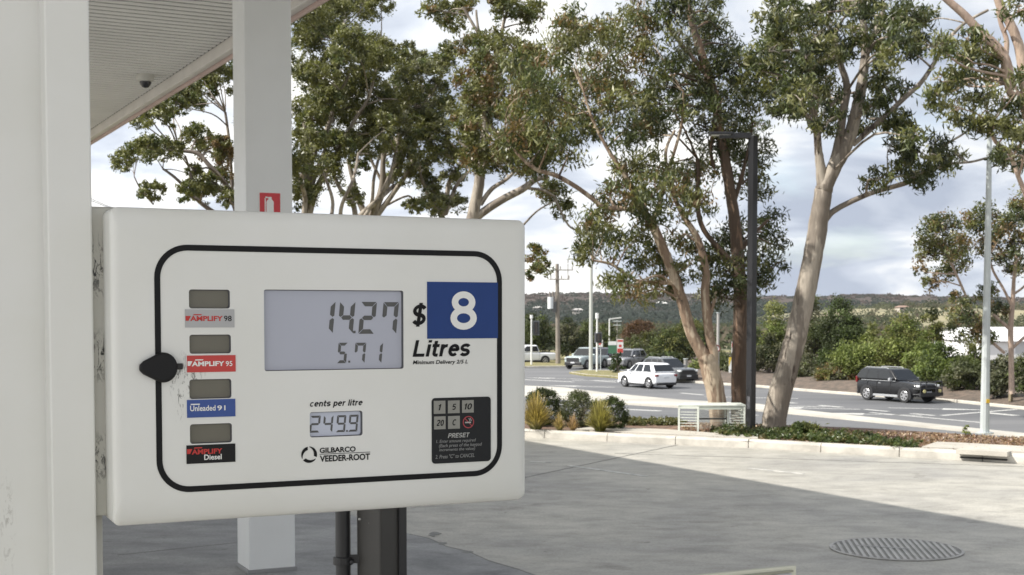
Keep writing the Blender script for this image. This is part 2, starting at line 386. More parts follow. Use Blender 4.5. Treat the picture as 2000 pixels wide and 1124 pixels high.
# ------------------------------------------------------------------ canopy over the pumps
WHITE = mat('white_paint', (.74, .73, .69), .38, var=.06, vs_=3)
E2, E1 = gnd(456, 70, 5.2), gnd(183, 251, 5.2)
DV = (E1 - E2); DV.z = 0; DV.normalize(); CRZ = math.atan2(DV.y, DV.x) - R(90)
can = thing('service_station_canopy', E2, 'wide flat white slatted canopy roof over the fuel pump and square column', 'canopy', rz=CRZ)
Y0, Y1, XL = -18.4, 13.5, -8.4
mb = MB(); y = Y0
while y < Y1:
    mb.loft([[(x, y + .0, .05), (x, y + .003, .006), (x, y + .012, 0), (x, y + .108, 0), (x, y + .117, .006), (x, y + .12, .05)] for x in (XL, -.02)])
    y += .18
mb.build('soffit', mat('soffit_sheet', (.83, .82, .79), .5, var=.10, vs_=.6), can, world=False)
MB().bb((XL - .1, Y0 - .1, .012), (0, Y1 + .1, .40)).build('roof_deck', mat('roof_deck', (.06, .055, .05), .8), can, world=False)
FW = mat('fascia_lining', (.70, .67, .63), .5, var=.12, vs_=2)
mb = MB()
for a, b in (((0, Y0 - .1, -.13), (.10, Y1 + .1, .5)), ((XL - .2, Y1 + .102, -.13), (.10, Y1 + .2, .5)), ((XL - .2, Y0 - .2, -.13), (.10, Y0 - .102, .5))): mb.bb(a, b)
mb.build('fascia', FW, can, world=False, bevel=.012)
MB().bb((.103, Y0 - .2, -.17), (.135, Y1 + .22, .52)).build('trim_band', mat('fascia_band', (.56, .42, .38), .45, var=.15, vs_=2), can, world=False, bevel=.005)
MB().bb((.136, -8.6, -.02), (.30, -7.4, .45)).build('light_box', mat('red_box', (.50, .05, .05), .4), can, world=False, bevel=.02)

# security camera under the canopy
p = gnd(284, 146, 5.2)
sc_ = thing('security_camera', p, 'white dome security camera hanging under the slatted canopy', 'camera')
mb = MB(); prof = [(.0, 0), (.115, 0), (.118, -.03), (.105, -.085), (.08, -.095), (0, -.095)]
mb.loft([[(p.x + r * math.cos(a * math.pi / 10), p.y + r * math.sin(a * math.pi / 10), p.z + z) for a in range(20)] for r, z in prof], caps=False)
mb.build('housing', mat('camera_white', (.55, .54, .50), .4), sc_, smooth=True)
mb = MB(); mb.loft([[(p.x + .078 * math.cos(t) * math.cos(a * math.pi / 10), p.y + .078 * math.cos(t) * math.sin(a * math.pi / 10), p.z - .094 - .085 * math.sin(t)) for a in range(20)] for t in [i * math.pi / 2 / 6 for i in range(7)]], caps=False)
mb.build('lens_dome', mat('dark_dome', (.03, .03, .035), .1), sc_, smooth=True)

# square canopy column
CPt = gnd(487, 1121.5, 0); S = .366
pil = thing('canopy_column', CPt, 'square white canopy column with a red fire extinguisher sign', 'column', rz=TH)
MB().bb((0, 0, .0), (S, S, 5.195)).build('shaft', mat('column_paint', (.72, .725, .71), .4, var=.05, vs_=2), pil, world=False, bevel=.006)
MB().bb((-.012, -.012, 0), (S + .012, S + .012, .03)).build('base_plate', mat('plate_grey', (.25, .25, .25), .7), pil, world=False, bevel=.004)
sg = thing('fire_extinguisher_sign', CPt + Vector((0, 0, 2.66)), 'red sign with white fire extinguisher symbol on the square column', 'sign', rz=TH)
x0, x1 = S * 25.5 / 94, S * 70.5 / 94; hh = .285
MB().bb((x0, -.004, 0), (x1, -.0005, hh)).build('border', mat('sign_white', (.75, .75, .73), .4), sg, world=False)
MB().bb((x0 + .007, -.006, .007), (x1 - .007, -.0042, hh - .007)).build('panel', mat('sign_red', (.55, .035, .045), .4), sg, world=False)
xc = (x0 + x1) / 2
mb = MB(); body = [(xc - .028, .05), (xc + .028, .05), (xc + .028, .205)] + [(xc + .028 * math.cos(R(a)), .205 + .026 * math.sin(R(a))) for a in range(15, 180, 15)] + [(xc - .028, .205)]
mb.prism(body, -.008, -.0062); mb.prism([(xc - .012, .228), (xc + .012, .228), (xc + .012, .247), (xc - .012, .247)], -.0082, -.0062)
mb.prism([(xc - .036, .238), (xc - .013, .238), (xc - .013, .246), (xc - .036, .250)], -.008, -.0062); mb.prism([(xc - .042, .10), (xc - .034, .10), (xc - .034, .237), (xc - .042, .237)], -.008, -.0062)
mb.build('symbol', mat('symbol_white', (.78, .78, .76), .4), sg, world=False)

# ------------------------------------------------------------------ the fuel pump
IZ = .15
structure('pump_island', MB().slab([tuple((P0 + U * a - NRM * b)[:2]) for a, b in ((-1.1, -.25), (.9, -.25), (.9, .6), (-1.1, .6))], 0, IZ), PATHM, bevel=.02)
pump = thing('fuel_pump', (P0.x, P0.y, IZ), 'tall white fuel pump with display showing price and litres', 'fuel pump', rz=TH)
def pz(px, py): a, z = pan(px, py); return a, z - IZ
def rc(x0, y0, x1, y1):
    xm, ym = (x0 + x1) / 2, (y0 + y1) / 2
    return pz(x0, ym)[0], pz(x1, ym)[0], pz(xm, y1)[1], pz(xm, y0)[1]
PB = lambda mb, name, m, parent=None, **k: mb.build(name, m, parent or pump, world=False, **k)
def smudge_mat(name, c, cen, rad, dens, dark=(.05, .05, .05), rough=.33):
    m = mat(name, c, rough, var=.05, vs_=2.2, c2=(c[0] * .93, c[1] * .93, c[2] * .90), coat=.15); t = m.node_tree; b = t.nodes['Principled BSDF']
    src = b.inputs['Base Color'].links[0].from_socket
    tcn = N(t, 'ShaderNodeTexCoord'); mask = None
    mp = N(t, 'ShaderNodeMapping'); mp.inputs['Scale'].default_value = (1.6, 1, .6); t.links.new(tcn.outputs['Object'], mp.inputs[0])
    sp = ramp(t, noise(t, mp.outputs[0], 95, 6, .75, 1.0), [(.60 - dens, (0, 0, 0)), (.66 - dens * .8, (1, 1, 1))])
    for (cx_, cy_, cz_), r in zip(cen, rad):
        d = N(t, 'ShaderNodeVectorMath', operation='SUBTRACT'); t.links.new(tcn.outputs['Object'], d.inputs[0]); d.inputs[1].default_value = (cx_, cy_, cz_)
        dv = N(t, 'ShaderNodeVectorMath', operation='DIVIDE'); t.links.new(d.outputs[0], dv.inputs[0]); dv.inputs[1].default_value = r
        ln = N(t, 'ShaderNodeVectorMath', operation='LENGTH'); t.links.new(dv.outputs[0], ln.inputs[0])
        q = ramp(t, ln.outputs['Value'], [(.25, (1, 1, 1)), (1.0, (0, 0, 0))])
        mask = q if mask is None else mix(t, 1.0, mask, q, 'LIGHTEN')
    fac = mix(t, 1.0, mask, sp, 'MULTIPLY')
    t.links.new(mix(t, fac, src, dark), b.inputs['Base Color'])
    return m
def pd(px, py, y):
    d = ray(px, py); q = P0 - NRM * y; t = (q - CAM).dot(NRM) / d.dot(NRM); return (CAM + d * t - P0).dot(U)
aR, aS = pd(184, 700, .05), pd(97, 700, .05)
COLM = smudge_mat('pump_sheet', (.76, .76, .745), [(aS - .05, .09, pz(10, 1050)[1])], [(.012, .2, .08)], .06, (.5, .49, .46))
PB(MB().bb((aS, .05, 0), (aR, .36, 2.9)), 'column', COLM, bevel=.0025)
PB(MB().bb((aS - .36, .10, 0), (aS + .01, .355, 2.9)), 'column_side', COLM, bevel=.002)
zt, zb = pz(213, 397)[1], pz(213, 1021)[1]
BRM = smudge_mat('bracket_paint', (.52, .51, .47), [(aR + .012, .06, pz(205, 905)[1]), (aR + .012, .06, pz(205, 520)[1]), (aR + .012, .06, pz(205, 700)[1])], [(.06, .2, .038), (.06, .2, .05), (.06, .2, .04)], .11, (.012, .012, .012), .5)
PB(MB().bb((aR - .02, .062, zb), (.02, .094, zt)), 'bracket', BRM, bevel=.003)
PB(MB().bb((aR - .02, .09, 0), (aR + .0135, .13, zb - .002)), 'support_post', mat('post_grey', (.50, .49, .45), .5), bevel=.002)
# display housing: rounded shell with real openings
A1 = pz(1029, 700)[0]; zT, zB = pz(215, 403)[1], pz(218, 1033)[1]
def ring(k, n=8):
    t = k; e = 1 - math.sin(t); dp = 1 - math.cos(t)
    lI, rI, tI, bI = .011 * e, .016 * e, .025 * e, .040 * e
    # depth differs per side: evaluate corner-blended points
    pts = []
    x0, x1, z0, z1 = lI, A1 - rI, zB + bI, zT - tI; r = .003 + .008 * (1 - e)
    for (x, z), _ in zip(rrect(x0, x1, z0, z1, r, 5), range(99)):
        fx = min(1, max(0, (x - x0) / r if x < x0 + r else (x1 - x) / r if x > x1 - r else 1)); fz = min(1, max(0, (z - z0) / r if z < z0 + r else (z1 - z) / r if z > z1 - r else 1))
        dx = .011 if x < A1 / 2 else .008; dzz = .009 if z > (z0 + z1) / 2 else .020
        wx, wz = 1 - fx, 1 - fz
        d = (dx * wx + dzz * wz) / (wx + wz) if wx + wz > 1e-6 else .01
        pts.append((x, d * dp, z))
    return pts
holes = {'main': (516, 567, 788, 723), 'price': (605, 804, 708, 853), 'g1': (369, 566, 449, 603), 'g2': (370, 654, 451, 691), 'g3': (370, 741, 452, 779), 'g4': (371, 828, 453, 866)}
bm = bmesh.new()
rings = [[bm.verts.new(p) for p in ring(k * math.pi / 2 / 7)] for k in range(8)]
rings.append([bm.verts.new((p[0], .095, p[2])) for p in ring(math.pi / 2)])
for a, b in zip(rings, rings[1:]):
    for j in range(len(a)): bm.faces.new((a[j], a[(j + 1) % len(a)], b[(j + 1) % len(a)], b[j]))
bm.faces.new(rings[-1])
ed = [bm.edges.get((rings[0][j], rings[0][(j + 1) % len(rings[0])])) for j in range(len(rings[0]))]
for k, h in holes.items():
    x0, x1, z0, z1 = rc(*h); r = .0035 if k != 'main' else .003
    f = [bm.verts.new((x, 0, z)) for x, z in rrect(x0, x1, z0, z1, r, 4)]; bk = [bm.verts.new((x, .0065, z)) for x, z in rrect(x0 + .0012, x1 - .0012, z0 + .0012, z1 - .0012, r, 4)]
    for j in range(len(f)): bm.faces.new((f[j], f[(j + 1) % len(f)], bk[(j + 1) % len(f)], bk[j])).material_index = 1
    ed += [bm.edges.get((f[j], f[(j + 1) % len(f)])) for j in range(len(f))]
bmesh.ops.triangle_fill(bm, edges=ed, use_beauty=True, use_dissolve=False)
bmesh.ops.recalc_face_normals(bm, faces=bm.faces)
me = bpy.data.meshes.new('display_housing'); bm.to_mesh(me); bm.free()
lk = pz(355, 735)
PANELM = smudge_mat('panel_paint', (.765, .765, .75), [(lk[0] + .004, 0, lk[1] + .0), (lk[0] - .003, 0, lk[1] - .022)], [(.030, .3, .035), (.010, .3, .045)], .075, (.10, .095, .09))
me.materials.append(PANELM); me.materials.append(mat('recess_shade', (.10, .10, .11), .6)); me.polygons.foreach_set('use_smooth', [True] * len(me.polygons)); me.set_sharp_from_angle(angle=R(32))  # opening walls coloured dark to stand in for shading inside the recess
hs = bpy.data.objects.new('display_housing', me); col.objects.link(hs); hs.parent = pump
BLK = mat('black_vinyl', (.009, .009, .010), .5, spec=.2); INK = mat('print_ink', (.009, .009, .010), .6, spec=.2)
# black border line
xo0, xo1, zo0, zo1 = pz(303, 700)[0], pz(980, 700)[0], pz(640, 946.5)[1], pz(640, 484.5)[1]; tk = .0076
o_, i_ = rrect(xo0, xo1, zo0, zo1, .043, 12), rrect(xo0 + tk, xo1 - tk, zo0 + tk, zo1 - tk, .0354, 12)
mb = MB(); mb.loft([[(x, -.0002, z) for x, z in o_], [(x, -.0008, z) for x, z in o_], [(x, -.0008, z) for x, z in i_], [(x, -.0002, z) for x, z in i_]], caps=False)
PB(mb, 'border_line', BLK)
# screens and digits
SEGS = {'0': 'abcdef', '1': 'bc', '2': 'abged', '4': 'fgbc', '5': 'afgcd', '7': 'fabc', '9': 'abcdfg'}
def digit(mb, ch, x0, x1, z0, z1, y, t, sl=.10):
    h = z1 - z0; wd = x1 - x0 - sl * h; zm = (z0 + z1) / 2; g_ = t * .12
    def q(pts): mb.add([(x0 + x + sl * (z - z0), y, z) for x, z in pts], [list(range(len(pts)))])
    if ch == '1':
        wd = x1 - x0 - sl * h
    for s in SEGS[ch]:
        if s == 'a': q([(g_, z1), (wd - g_, z1), (wd - t, z1 - t), (t, z1 - t)])
        if s == 'd': q([(t, z0 + t), (wd - t, z0 + t), (wd - g_, z0), (g_, z0)])
        if s == 'g': q([(t * .55, zm), (t, zm + t / 2), (wd - t, zm + t / 2), (wd - t * .55, zm), (wd - t, zm - t / 2), (t, zm - t / 2)])
        if s == 'f': q([(0, z1 - g_), (t, z1 - t - g_), (t, zm + t * .6), (t * .4, zm + g_), (0, zm + t * .4)])
        if s == 'e': q([(0, z0 + g_), (t, z0 + t + g_), (t, zm - t * .6), (t * .4, zm - g_), (0, zm - t * .4)])
        if s == 'b': q([(wd, z1 - g_), (wd - t, z1 - t - g_), (wd - t, zm + t * .6), (wd - t * .4, zm + g_), (wd, zm + t * .4)])
        if s == 'c': q([(wd, z0 + g_), (wd - t, z0 + t + g_), (wd - t, zm - t * .6), (wd - t * .4, zm - g_), (wd, zm - t * .4)])
def screen(name, h, m, label=None):
    x0, x1, z0, z1 = rc(*h)
    o = PB(MB().bb((x0 - .002, .0055, z0 - .002), (x1 + .002, .009, z1 + .002)), name, m)
    if label: o['label'] = label
    return o
LCD = mat('lcd_glass', (.40, .415, .49), .22, var=.05, vs_=5, emit=.035); LCD2 = mat('lcd_glass_small', (.46, .49, .58), .22, emit=.06)
DIG = mat('lcd_segment', (.085, .085, .085), .4)
ms = screen('amount_screen', holes['main'], LCD)
def digs(items, dots, parent, t, y=.0052):
    for ch, a, b, c, d in items:
        x0, x1, z0, z1 = rc(a, b, c, d); mb = MB(); digit(mb, ch, x0, x1, z0, z1, y, t); PB(mb, 'digit', DIG, parent)
    for a, b, c, d in dots:
        x0, x1, z0, z1 = rc(a, b, c, d); PB(MB().bb((x0, y, z0), (x1, y + .0002, z1)), 'decimal_point', DIG, parent)
digs([('1', 628, 589, 658, 652), ('4', 661, 589.5, 697, 652), ('2', 702, 590, 739, 652.5), ('7', 746, 590.5, 782, 653)], [(692, 646.5, 697, 651.5)], ms, .0062)
digs([('5', 660, 670, 682, 710), ('7', 693, 670, 718, 710), ('1', 728, 670, 751, 710)], [(682.5, 705, 686.5, 709)], ms, .0040)
ps = screen('price_screen', holes['price'], LCD2)
digs([('2', 606, 813, 629, 846), ('4', 632, 812.5, 654, 845.5), ('9', 658, 812, 679, 845), ('9', 682, 811, 703, 844)], [(678.5, 841, 681.7, 844.5)], ps, .0028)
GW = mat('dull_window', (.155, .145, .115), .25, var=.12, vs_=9)
for k in ('g1', 'g2', 'g3', 'g4'): screen('grade_window', holes[k], GW)
# stroke lettering for the bold grotesque print
def _arc(cx, cy, rx, ry, a0, a1, n=14): return [(cx + rx * math.cos(R(a0 + (a1 - a0) * i / n)), cy + ry * math.sin(R(a0 + (a1 - a0) * i / n))) for i in range(n + 1)]
def _ess(w_, h_, y0=0.0):
    a = _arc(w_ / 2, y0 + h_ * .745, w_ / 2, h_ * .255, 25, 270, 12); b = _arc(w_ / 2, y0 + h_ * .245, w_ / 2, h_ * .245, 90, -155, 12); return [a + b[1:]]
GL = {'L': (.66, [[(.1, 1), (.1, 0)], [(.1, .09), (.66, .09)]]), 'i': (.2, [[(.1, .74), (.1, 0)], [(.1, 1.0), (.1, .85)]]), 't': (.40, [[(.17, .95), (.17, .2)] + _arc(.30, .2, .13, .12, 180, 270, 5) + [(.40, .08)], [(0, .66), (.40, .66)]]),
      'r': (.42, [[(.1, .74), (.1, 0)], _arc(.36, .38, .26, .27, 180, 82, 8)]), 'e': (.60, [[(.08, .40), (.52, .40)] + _arc(.30, .37, .225, .29, 0, 315, 16)]), 's': (.54, _ess(.42, .60, .08)), 'c': (.58, [_arc(.30, .37, .225, .29, 48, 312, 14)]),
      'n': (.58, [[(.1, .74), (.1, 0)], _arc(.29, .42, .19, .24, 170, 0, 8) + [(.48, 0)]]), 'p': (.60, [[(.1, .74), (.1, -.26)], _arc(.31, .37, .21, .29, 0, 360, 18)]), ' ': (.26, []), 'l': (.2, [[(.1, 1.0), (.1, 0)]]), '$': (.72, _ess(.54, .84, .08) + [[(.27, 1.08), (.27, -.08)]]),
      '8': (.72, [_arc(.36, .735, .25, .215, 0, 360, 24), _arc(.36, .28, .29, .235, 0, 360, 24)]), 'P': (.68, [[(.1, 1), (.1, 0)], [(.1, .91), (.36, .91)] + _arc(.38, .68, .22, .23, 90, -90, 10) + [(.1, .45)]]), 'R': (.70, [[(.1, 1), (.1, 0)], [(.1, .91), (.38, .91)] + _arc(.40, .70, .21, .21, 90, -90, 10) + [(.1, .49)], [(.36, .48), (.62, 0)]]),
      'E': (.64, [[(.1, 1), (.1, 0)], [(.1, .91), (.62, .91)], [(.1, .52), (.58, .52)], [(.1, .09), (.64, .09)]]), 'S': (.68, [[(x + .07, y) for x, y in _ess(.52, .84, .08)[0]]]), 'T': (.64, [[(0, .91), (.64, .91)], [(.32, .95), (.32, 0)]]), '1': (.36, [[(.04, .72), (.24, .84), (.24, 1), (.24, 0)]]),
      '5': (.62, [[(.56, .91), (.16, .91), (.11, .50)] + _arc(.31, .33, .23, .25, 130, -140, 12)]), '0': (.62, [_arc(.31, .5, .22, .42, 0, 360, 24)]), '2': (.62, [_arc(.31, .70, .23, .22, 165, -25, 10) + [(.09, .10)], [(.07, .09), (.57, .09)]]), 'C': (.70, [_arc(.36, .5, .27, .42, 48, 312, 16)])}
GL['s'] = (.56, [[(x + .07, y) for x, y in _ess(.42, .60, .08)[0]]]); GL['$'] = (.72, [[(x + .09, y) for x, y in s_] for s_ in GL['$'][1]])
def sword(parent, s, h, m, th, sh, y=-.0006, name='lettering'):
    mb = MB(); x = 0; k = 0
    for ch in s:
        w_, S_ = GL[ch]
        for L in S_:
            n_ = len(L); A, B_ = [], []; cl = n_ > 3 and abs(L[0][0] - L[-1][0]) + abs(L[0][1] - L[-1][1]) < 1e-6
            for i, (px_, py_) in enumerate(L):
                a, b = L[i - 1 if i else (n_ - 2 if cl else 0)], L[i + 1 if i < n_ - 1 else (1 if cl else n_ - 1)]; dx, dy = b[0] - a[0], b[1] - a[1]; q = math.hypot(dx, dy) or 1
                A.append((x + px_ - dy / q * th / 2, py_ + dx / q * th / 2)); B_.append((x + px_ + dy / q * th / 2, py_ - dx / q * th / 2))
            yy = y - .00003 * (k % 9); k += 1
            mb.add([(u + v * sh, yy, v) for u, v in A + B_], [(i, i + 1, i + 1 + n_, i + n_) for i in range(n_ - 1)])
        x += w_ + .09
    co = np.array(mb.v); mn, mx = co.min(0), co.max(0); x0, x1, z0, z1 = rc(*h)
    mb.v = [(x0 + (a - mn[0]) / (mx[0] - mn[0]) * (x1 - x0), b, z0 + (c - mn[2]) / (mx[2] - mn[2]) * (z1 - z0)) for a, b, c in mb.v]
    return PB(mb, name, m, parent)
# grade labels
def sheet(name, h, m, y=-.0009, r=None, label=None):
    x0, x1, z0, z1 = rc(*h); mb = MB()
    if r: mb.prism(rrect(x0, x1, z0, z1, r, 4), y, -.0001)
    else: mb.bb((x0, y, z0), (x1, -.0001, z1))
    o = PB(mb, name, m)
    if label: o['label'] = label
    return o
def word(parent, name, s, h, m, y=-.0012, bold=.0, sh=0.0):
    x0, x1, z0, z1 = rc(*h); return PB(MB().text(s, x0, x1, z0, z1, y, 0, bold, sh), name, m, parent)
REDI = mat('red_ink', (.50, .03, .025), .4); WHI = mat('white_ink', (.80, .80, .78), .4); SIL = mat('silver_label', (.42, .42, .43), .35)
REDL = mat('red_label', (.52, .045, .04), .35); BLUL = mat('blue_label', (.03, .075, .29), .35); BLKL = mat('black_label', (.011, .011, .012), .5, spec=.25)
def flag(parent, x0, y0, x1, y1, bx0, bx1, by, m):
    a0, a1, z0, z1 = rc(x0, y0, x1, y1); mb = MB()
    mb.prism([(a0, z1), (a1 + .001, z1), (a0 + (a1 - a0) * .62, z0), (a0, z0)], -.0013, -.0011)
    mb.prism([(a1 - .0012, z1 - .0005), (a1 + .0005, z1), (a1 - .002, z0), (a1 - .0035, z0)], -.0014, -.0012)
    if bx0:
        b0, b1, c0, c1 = rc(bx0, by, bx1, by + 2.2); mb.prism([(b0 + .001, c1), (b1, c1), (b1 - .001, c0), (b0, c0)], -.0013, -.0011)
    return PB(mb, 'emblem', m, parent)
l = sheet('grade_label', (361, 604.5, 457.5, 640), SIL, label='silver 98 fuel grade label')
flag(l, 362, 617.5, 371, 627, 376.5, 394, 614, REDI); word(l, 'lettering', 'AMPLIFY', (371, 617.5, 435, 627.5), REDI, bold=.035); word(l, 'lettering', '98', (437, 617, 452, 628), INK, bold=.012)
l = sheet('grade_label', (365, 694.5, 460, 727), REDL, label='red 95 fuel grade label')
flag(l, 366, 706, 374, 715, 380, 397, 702.3, WHI); word(l, 'lettering', 'AMPLIFY', (374, 706, 438, 715.5), WHI, bold=.035); word(l, 'lettering', '95', (440.5, 705.5, 453.5, 715.5), WHI, bold=.012)
l = sheet('grade_label', (365, 780.5, 459.5, 815), BLUL, label='blue 91 fuel grade label')
b0, b1, c0, c1 = rc(372, 789, 390, 791.2); PB(MB().bb((b0, -.0013, c0), (b1, -.0011, c1)), 'emblem', WHI, l)
word(l, 'lettering', 'Unleaded', (371, 792, 420.5, 803), WHI, bold=.015); word(l, 'lettering', '91', (424, 792, 440, 802), WHI, bold=.015)
l = sheet('grade_label', (364, 868.5, 459.5, 904.5), BLKL, label='black diesel fuel grade label')
flag(l, 365, 877.5, 374, 887, 378, 395, 874, REDI); word(l, 'lettering', 'AMPLIFY', (374, 877, 434, 887), REDI, bold=.035); word(l, 'lettering', 'Diesel', (398.5, 887.5, 432.5, 898), WHI, bold=.02)
# printed words on the face
sword(hs, '$', (805, 592, 832.8, 638.5), INK, .18, .16)
sword(hs, 'Litres', (805.5, 664.5, 918.5, 697), INK, .19, .20)
word(hs, 'lettering', 'Minimum Delivery 2/5 L', (806, 703.5, 913.5, 713.5), INK, bold=.02, sh=.2, y=-.0006)
sword(hs, 'cents per litre', (605, 781.5, 708, 796.5), INK, .17, .20)
st = sheet('pump_number_sticker', (834, 551.5, 972, 661.5), mat('blue_sticker', (.014, .048, .20), .4, var=.08, vs_=14, spec=.3))
sword(st, '8', (879, 569.5, 930.5, 644.5), WHI, .19, 0, -.0013, 'numeral')
# maker's mark
x0, x1, z0, z1 = rc(588, 872.5, 619, 904.5); xc, zc, ro = (x0 + x1) / 2, (z0 + z1) / 2, (x1 - x0) / 2; mb = MB()
for k in range(3):
    a0 = 100 + 120 * k; o1, i1 = [], []
    for j in range(13):
        t = j / 12; a = R(a0 + 108 * t); o1.append((xc + ro * math.cos(a), zc + ro * math.sin(a))); ri = ro * (.60 + .34 * t ** 2.2)
        i1.append((xc + ri * math.cos(a + .10 * (1 - t)), zc + ri * math.sin(a + .10 * (1 - t))))
    n_ = len(mb.v); mb.add([(x, -.0007, z) for x, z in o1] + [(x, -.0007, z) for x, z in i1], [(j, j + 1, j + 14, j + 13) for j in range(12)])
PB(mb, 'maker_emblem', INK)
word(hs, 'lettering', 'GILBARCO', (624, 873.5, 694.5, 884), INK, bold=.03, y=-.0006); word(hs, 'lettering', 'VEEDER-ROOT', (624.5, 888, 722.5, 900.5), INK, bold=.03, y=-.0006)
x0, x1, z0, z1 = rc(624, 885, 723, 886); PB(MB().bb((x0, -.0007, z0), (x1, -.0001, z1)), 'rule_line', INK)
# preset keypad
kp_ = sheet('keypad', (843, 776.5, 958, 903.5), mat('keypad_black', (.016, .017, .019), .5, spec=.25), y=-.0012, r=.005)
KG = mat('key_grey', (.27, .265, .24), .5); DIM = mat('dim_ink', (.22, .22, .22), .5); PRI = mat('preset_ink', (.40, .40, .39), .5)
for s, (a, b, c, d) in (('1', (846.4, 783, 869.2, 808.4)), ('5', (874, 782.5, 897, 807.4)), ('10', (901.6, 781.8, 924.5, 806.4)), ('20', (847, 813.5, 869.6, 838.8)), ('C', (874.3, 812.7, 897.4, 837.7))):
    x0, x1, z0, z1 = rc(a, b, c, d); PB(MB().bb((x0, -.0018, z0), (x1, -.0011, z1)), 'key', KG, kp_, bevel=.0003)
    wd = 7.5 if len(s) == 1 and s != '1' else 5.5 if s == '1' else 14.5; m_ = (a + c) / 2 + .5; n_ = (b + d) / 2
    sword(kp_, s, (m_ - wd / 2, n_ - 6, m_ + wd / 2, n_ + 6), INK, .17, .2, -.0021)
x0, x1, z0, z1 = rc(903, 812.5, 925, 837); xc, zc, ro = (x0 + x1) / 2, (z0 + z1) / 2, (x1 - x0) / 2; mb = MB()
NS = 28; oo = [(xc + ro * math.cos(2 * math.pi * j / NS), zc + ro * math.sin(2 * math.pi * j / NS)) for j in range(NS)]; ii = [(xc + ro * .84 * math.cos(2 * math.pi * j / NS), zc + ro * .84 * math.sin(2 * math.pi * j / NS)) for j in range(NS)]
mb.add([(x, -.0016, z) for x, z in oo + ii], [(j, (j + 1) % NS, (j + 1) % NS + NS, j + NS) for j in range(NS)])
mb.prism([(xc - ro * .64, zc + ro * .54), (xc - ro * .54, zc + ro * .64), (xc + ro * .64, zc - ro * .54), (xc + ro * .54, zc - ro * .64)], -.00165, -.0014)
mb.bb((xc - ro * .6, -.0017, zc - ro * .16), (xc + ro * .45, -.00135, zc + ro * .06), 1)
for k in (.18, .42): mb.tube([(xc + ro * (k + .1 * math.sin(j * 1.3)), -.0015, zc + ro * (.16 + .12 * j)) for j in range(5)], .0005, 5, 1)
PB(mb, 'no_smoking_symbol', [mat('symbol_red', (.36, .05, .06), .5), PRI], kp_)
sword(kp_, 'PRESET', (874, 845.7, 916.5, 855.2), PRI, .18, .22, -.0015)
for s, b_ in (('1. Enter amount required', (851, 858, 928.6, 866)), ('(Each press of the keypad', (856.5, 866, 940.5, 874.3)), ('increments the value)', (857, 874.5, 927, 882)), ('2. Press "C" to CANCEL', (849.5, 887, 926, 894.7))):
    word(kp_, 'lettering', s, b_, DIM, y=-.0015, bold=.012, sh=.2)
# lock cover
cxl, czl = pz(317.5, 718); rl = pz(345, 718)[0] - cxl; tip = pz(269, 717)[0]
pts = [(cxl + rl * math.cos(R(a)) * (1.0 if abs(a) < 110 else 1.0), czl + rl * 1.08 * math.sin(R(a))) for a in range(-118, 119, 8)]
pts += [(tip + .006, czl + .0085), (tip + .0015, czl + .004), (tip, czl), (tip + .0015, czl - .004), (tip + .006, czl - .0085)]
mb = MB().prism(pts, -.010, -.0003); PB(mb, 'lock_cover', mat('black_rubber', (.007, .007, .008), .5, spec=.3), bevel=.004, seg=3)
b0, b1, c0, c1 = rc(343, 710, 356, 722); PB(MB().bb((b0, -.006, c0), (b1, -.0003, c1)), 'hinge_tab', mat('tab_black', (.02, .02, .02), .6), bevel=.0015)

# dark service post with its pipe, beyond the display
D_ = 4.0; base = at(745, 1060, D_); base.z = 0
sp_ = thing('service_post', base, 'dark metal service post clamped to a round black pipe', 'post')
DK = mat('dark_metal', (.045, .042, .038), .45, var=.25, vs_=4); DK2 = mat('black_metal', (.018, .018, .02), .35)
rz = R(48)
mb = MB(); mb.box((base.x, base.y, .80), (.105, .105, 1.60), 0, rz); mb.build('cabinet', DK, sp_, bevel=.006)
mb = MB(); q = at(786, 1060, D_ + .0); mb.box((q.x, q.y - .012, .8), (.03, .012, 1.58), 0, R(48) - R(90) + R(90)); mb.build('corner_trim', DK2, sp_, bevel=.003)
q = at(670, 1060, D_); mb = MB(); mb.cyl((q.x, q.y, 0), (q.x, q.y, 1.62), .0225, n=20); mb.build('pipe', DK2, sp_, smooth=True)
zc_ = at(700, 1095, D_).z; mb = MB(); mb.cyl((q.x, q.y, zc_ - .012), (q.x, q.y, zc_ + .012), .030, n=20); mb.box((q.x + .045, q.y - .005, zc_ + .006), (.09, .012, .026)); mb.cyl((q.x + .028, q.y - .03, zc_), (q.x + .028, q.y + .03, zc_), .006, n=8); mb.cyl((q.x + .065, q.y - .02, zc_ + .006), (q.x + .065, q.y + .02, zc_ + .006), .008, n=8)
mb.build('clamp', DK2, sp_, bevel=.002)
for px, py in ((704, 1014), (722, 1022), (740, 1031)):
    s_ = at(px, py, D_ - .035); MB().cyl(s_, s_ + Vector((-.004, -.004, 0)), .0032, n=8).build('screw', mat('screw', (.45, .45, .43), .4), sp_)
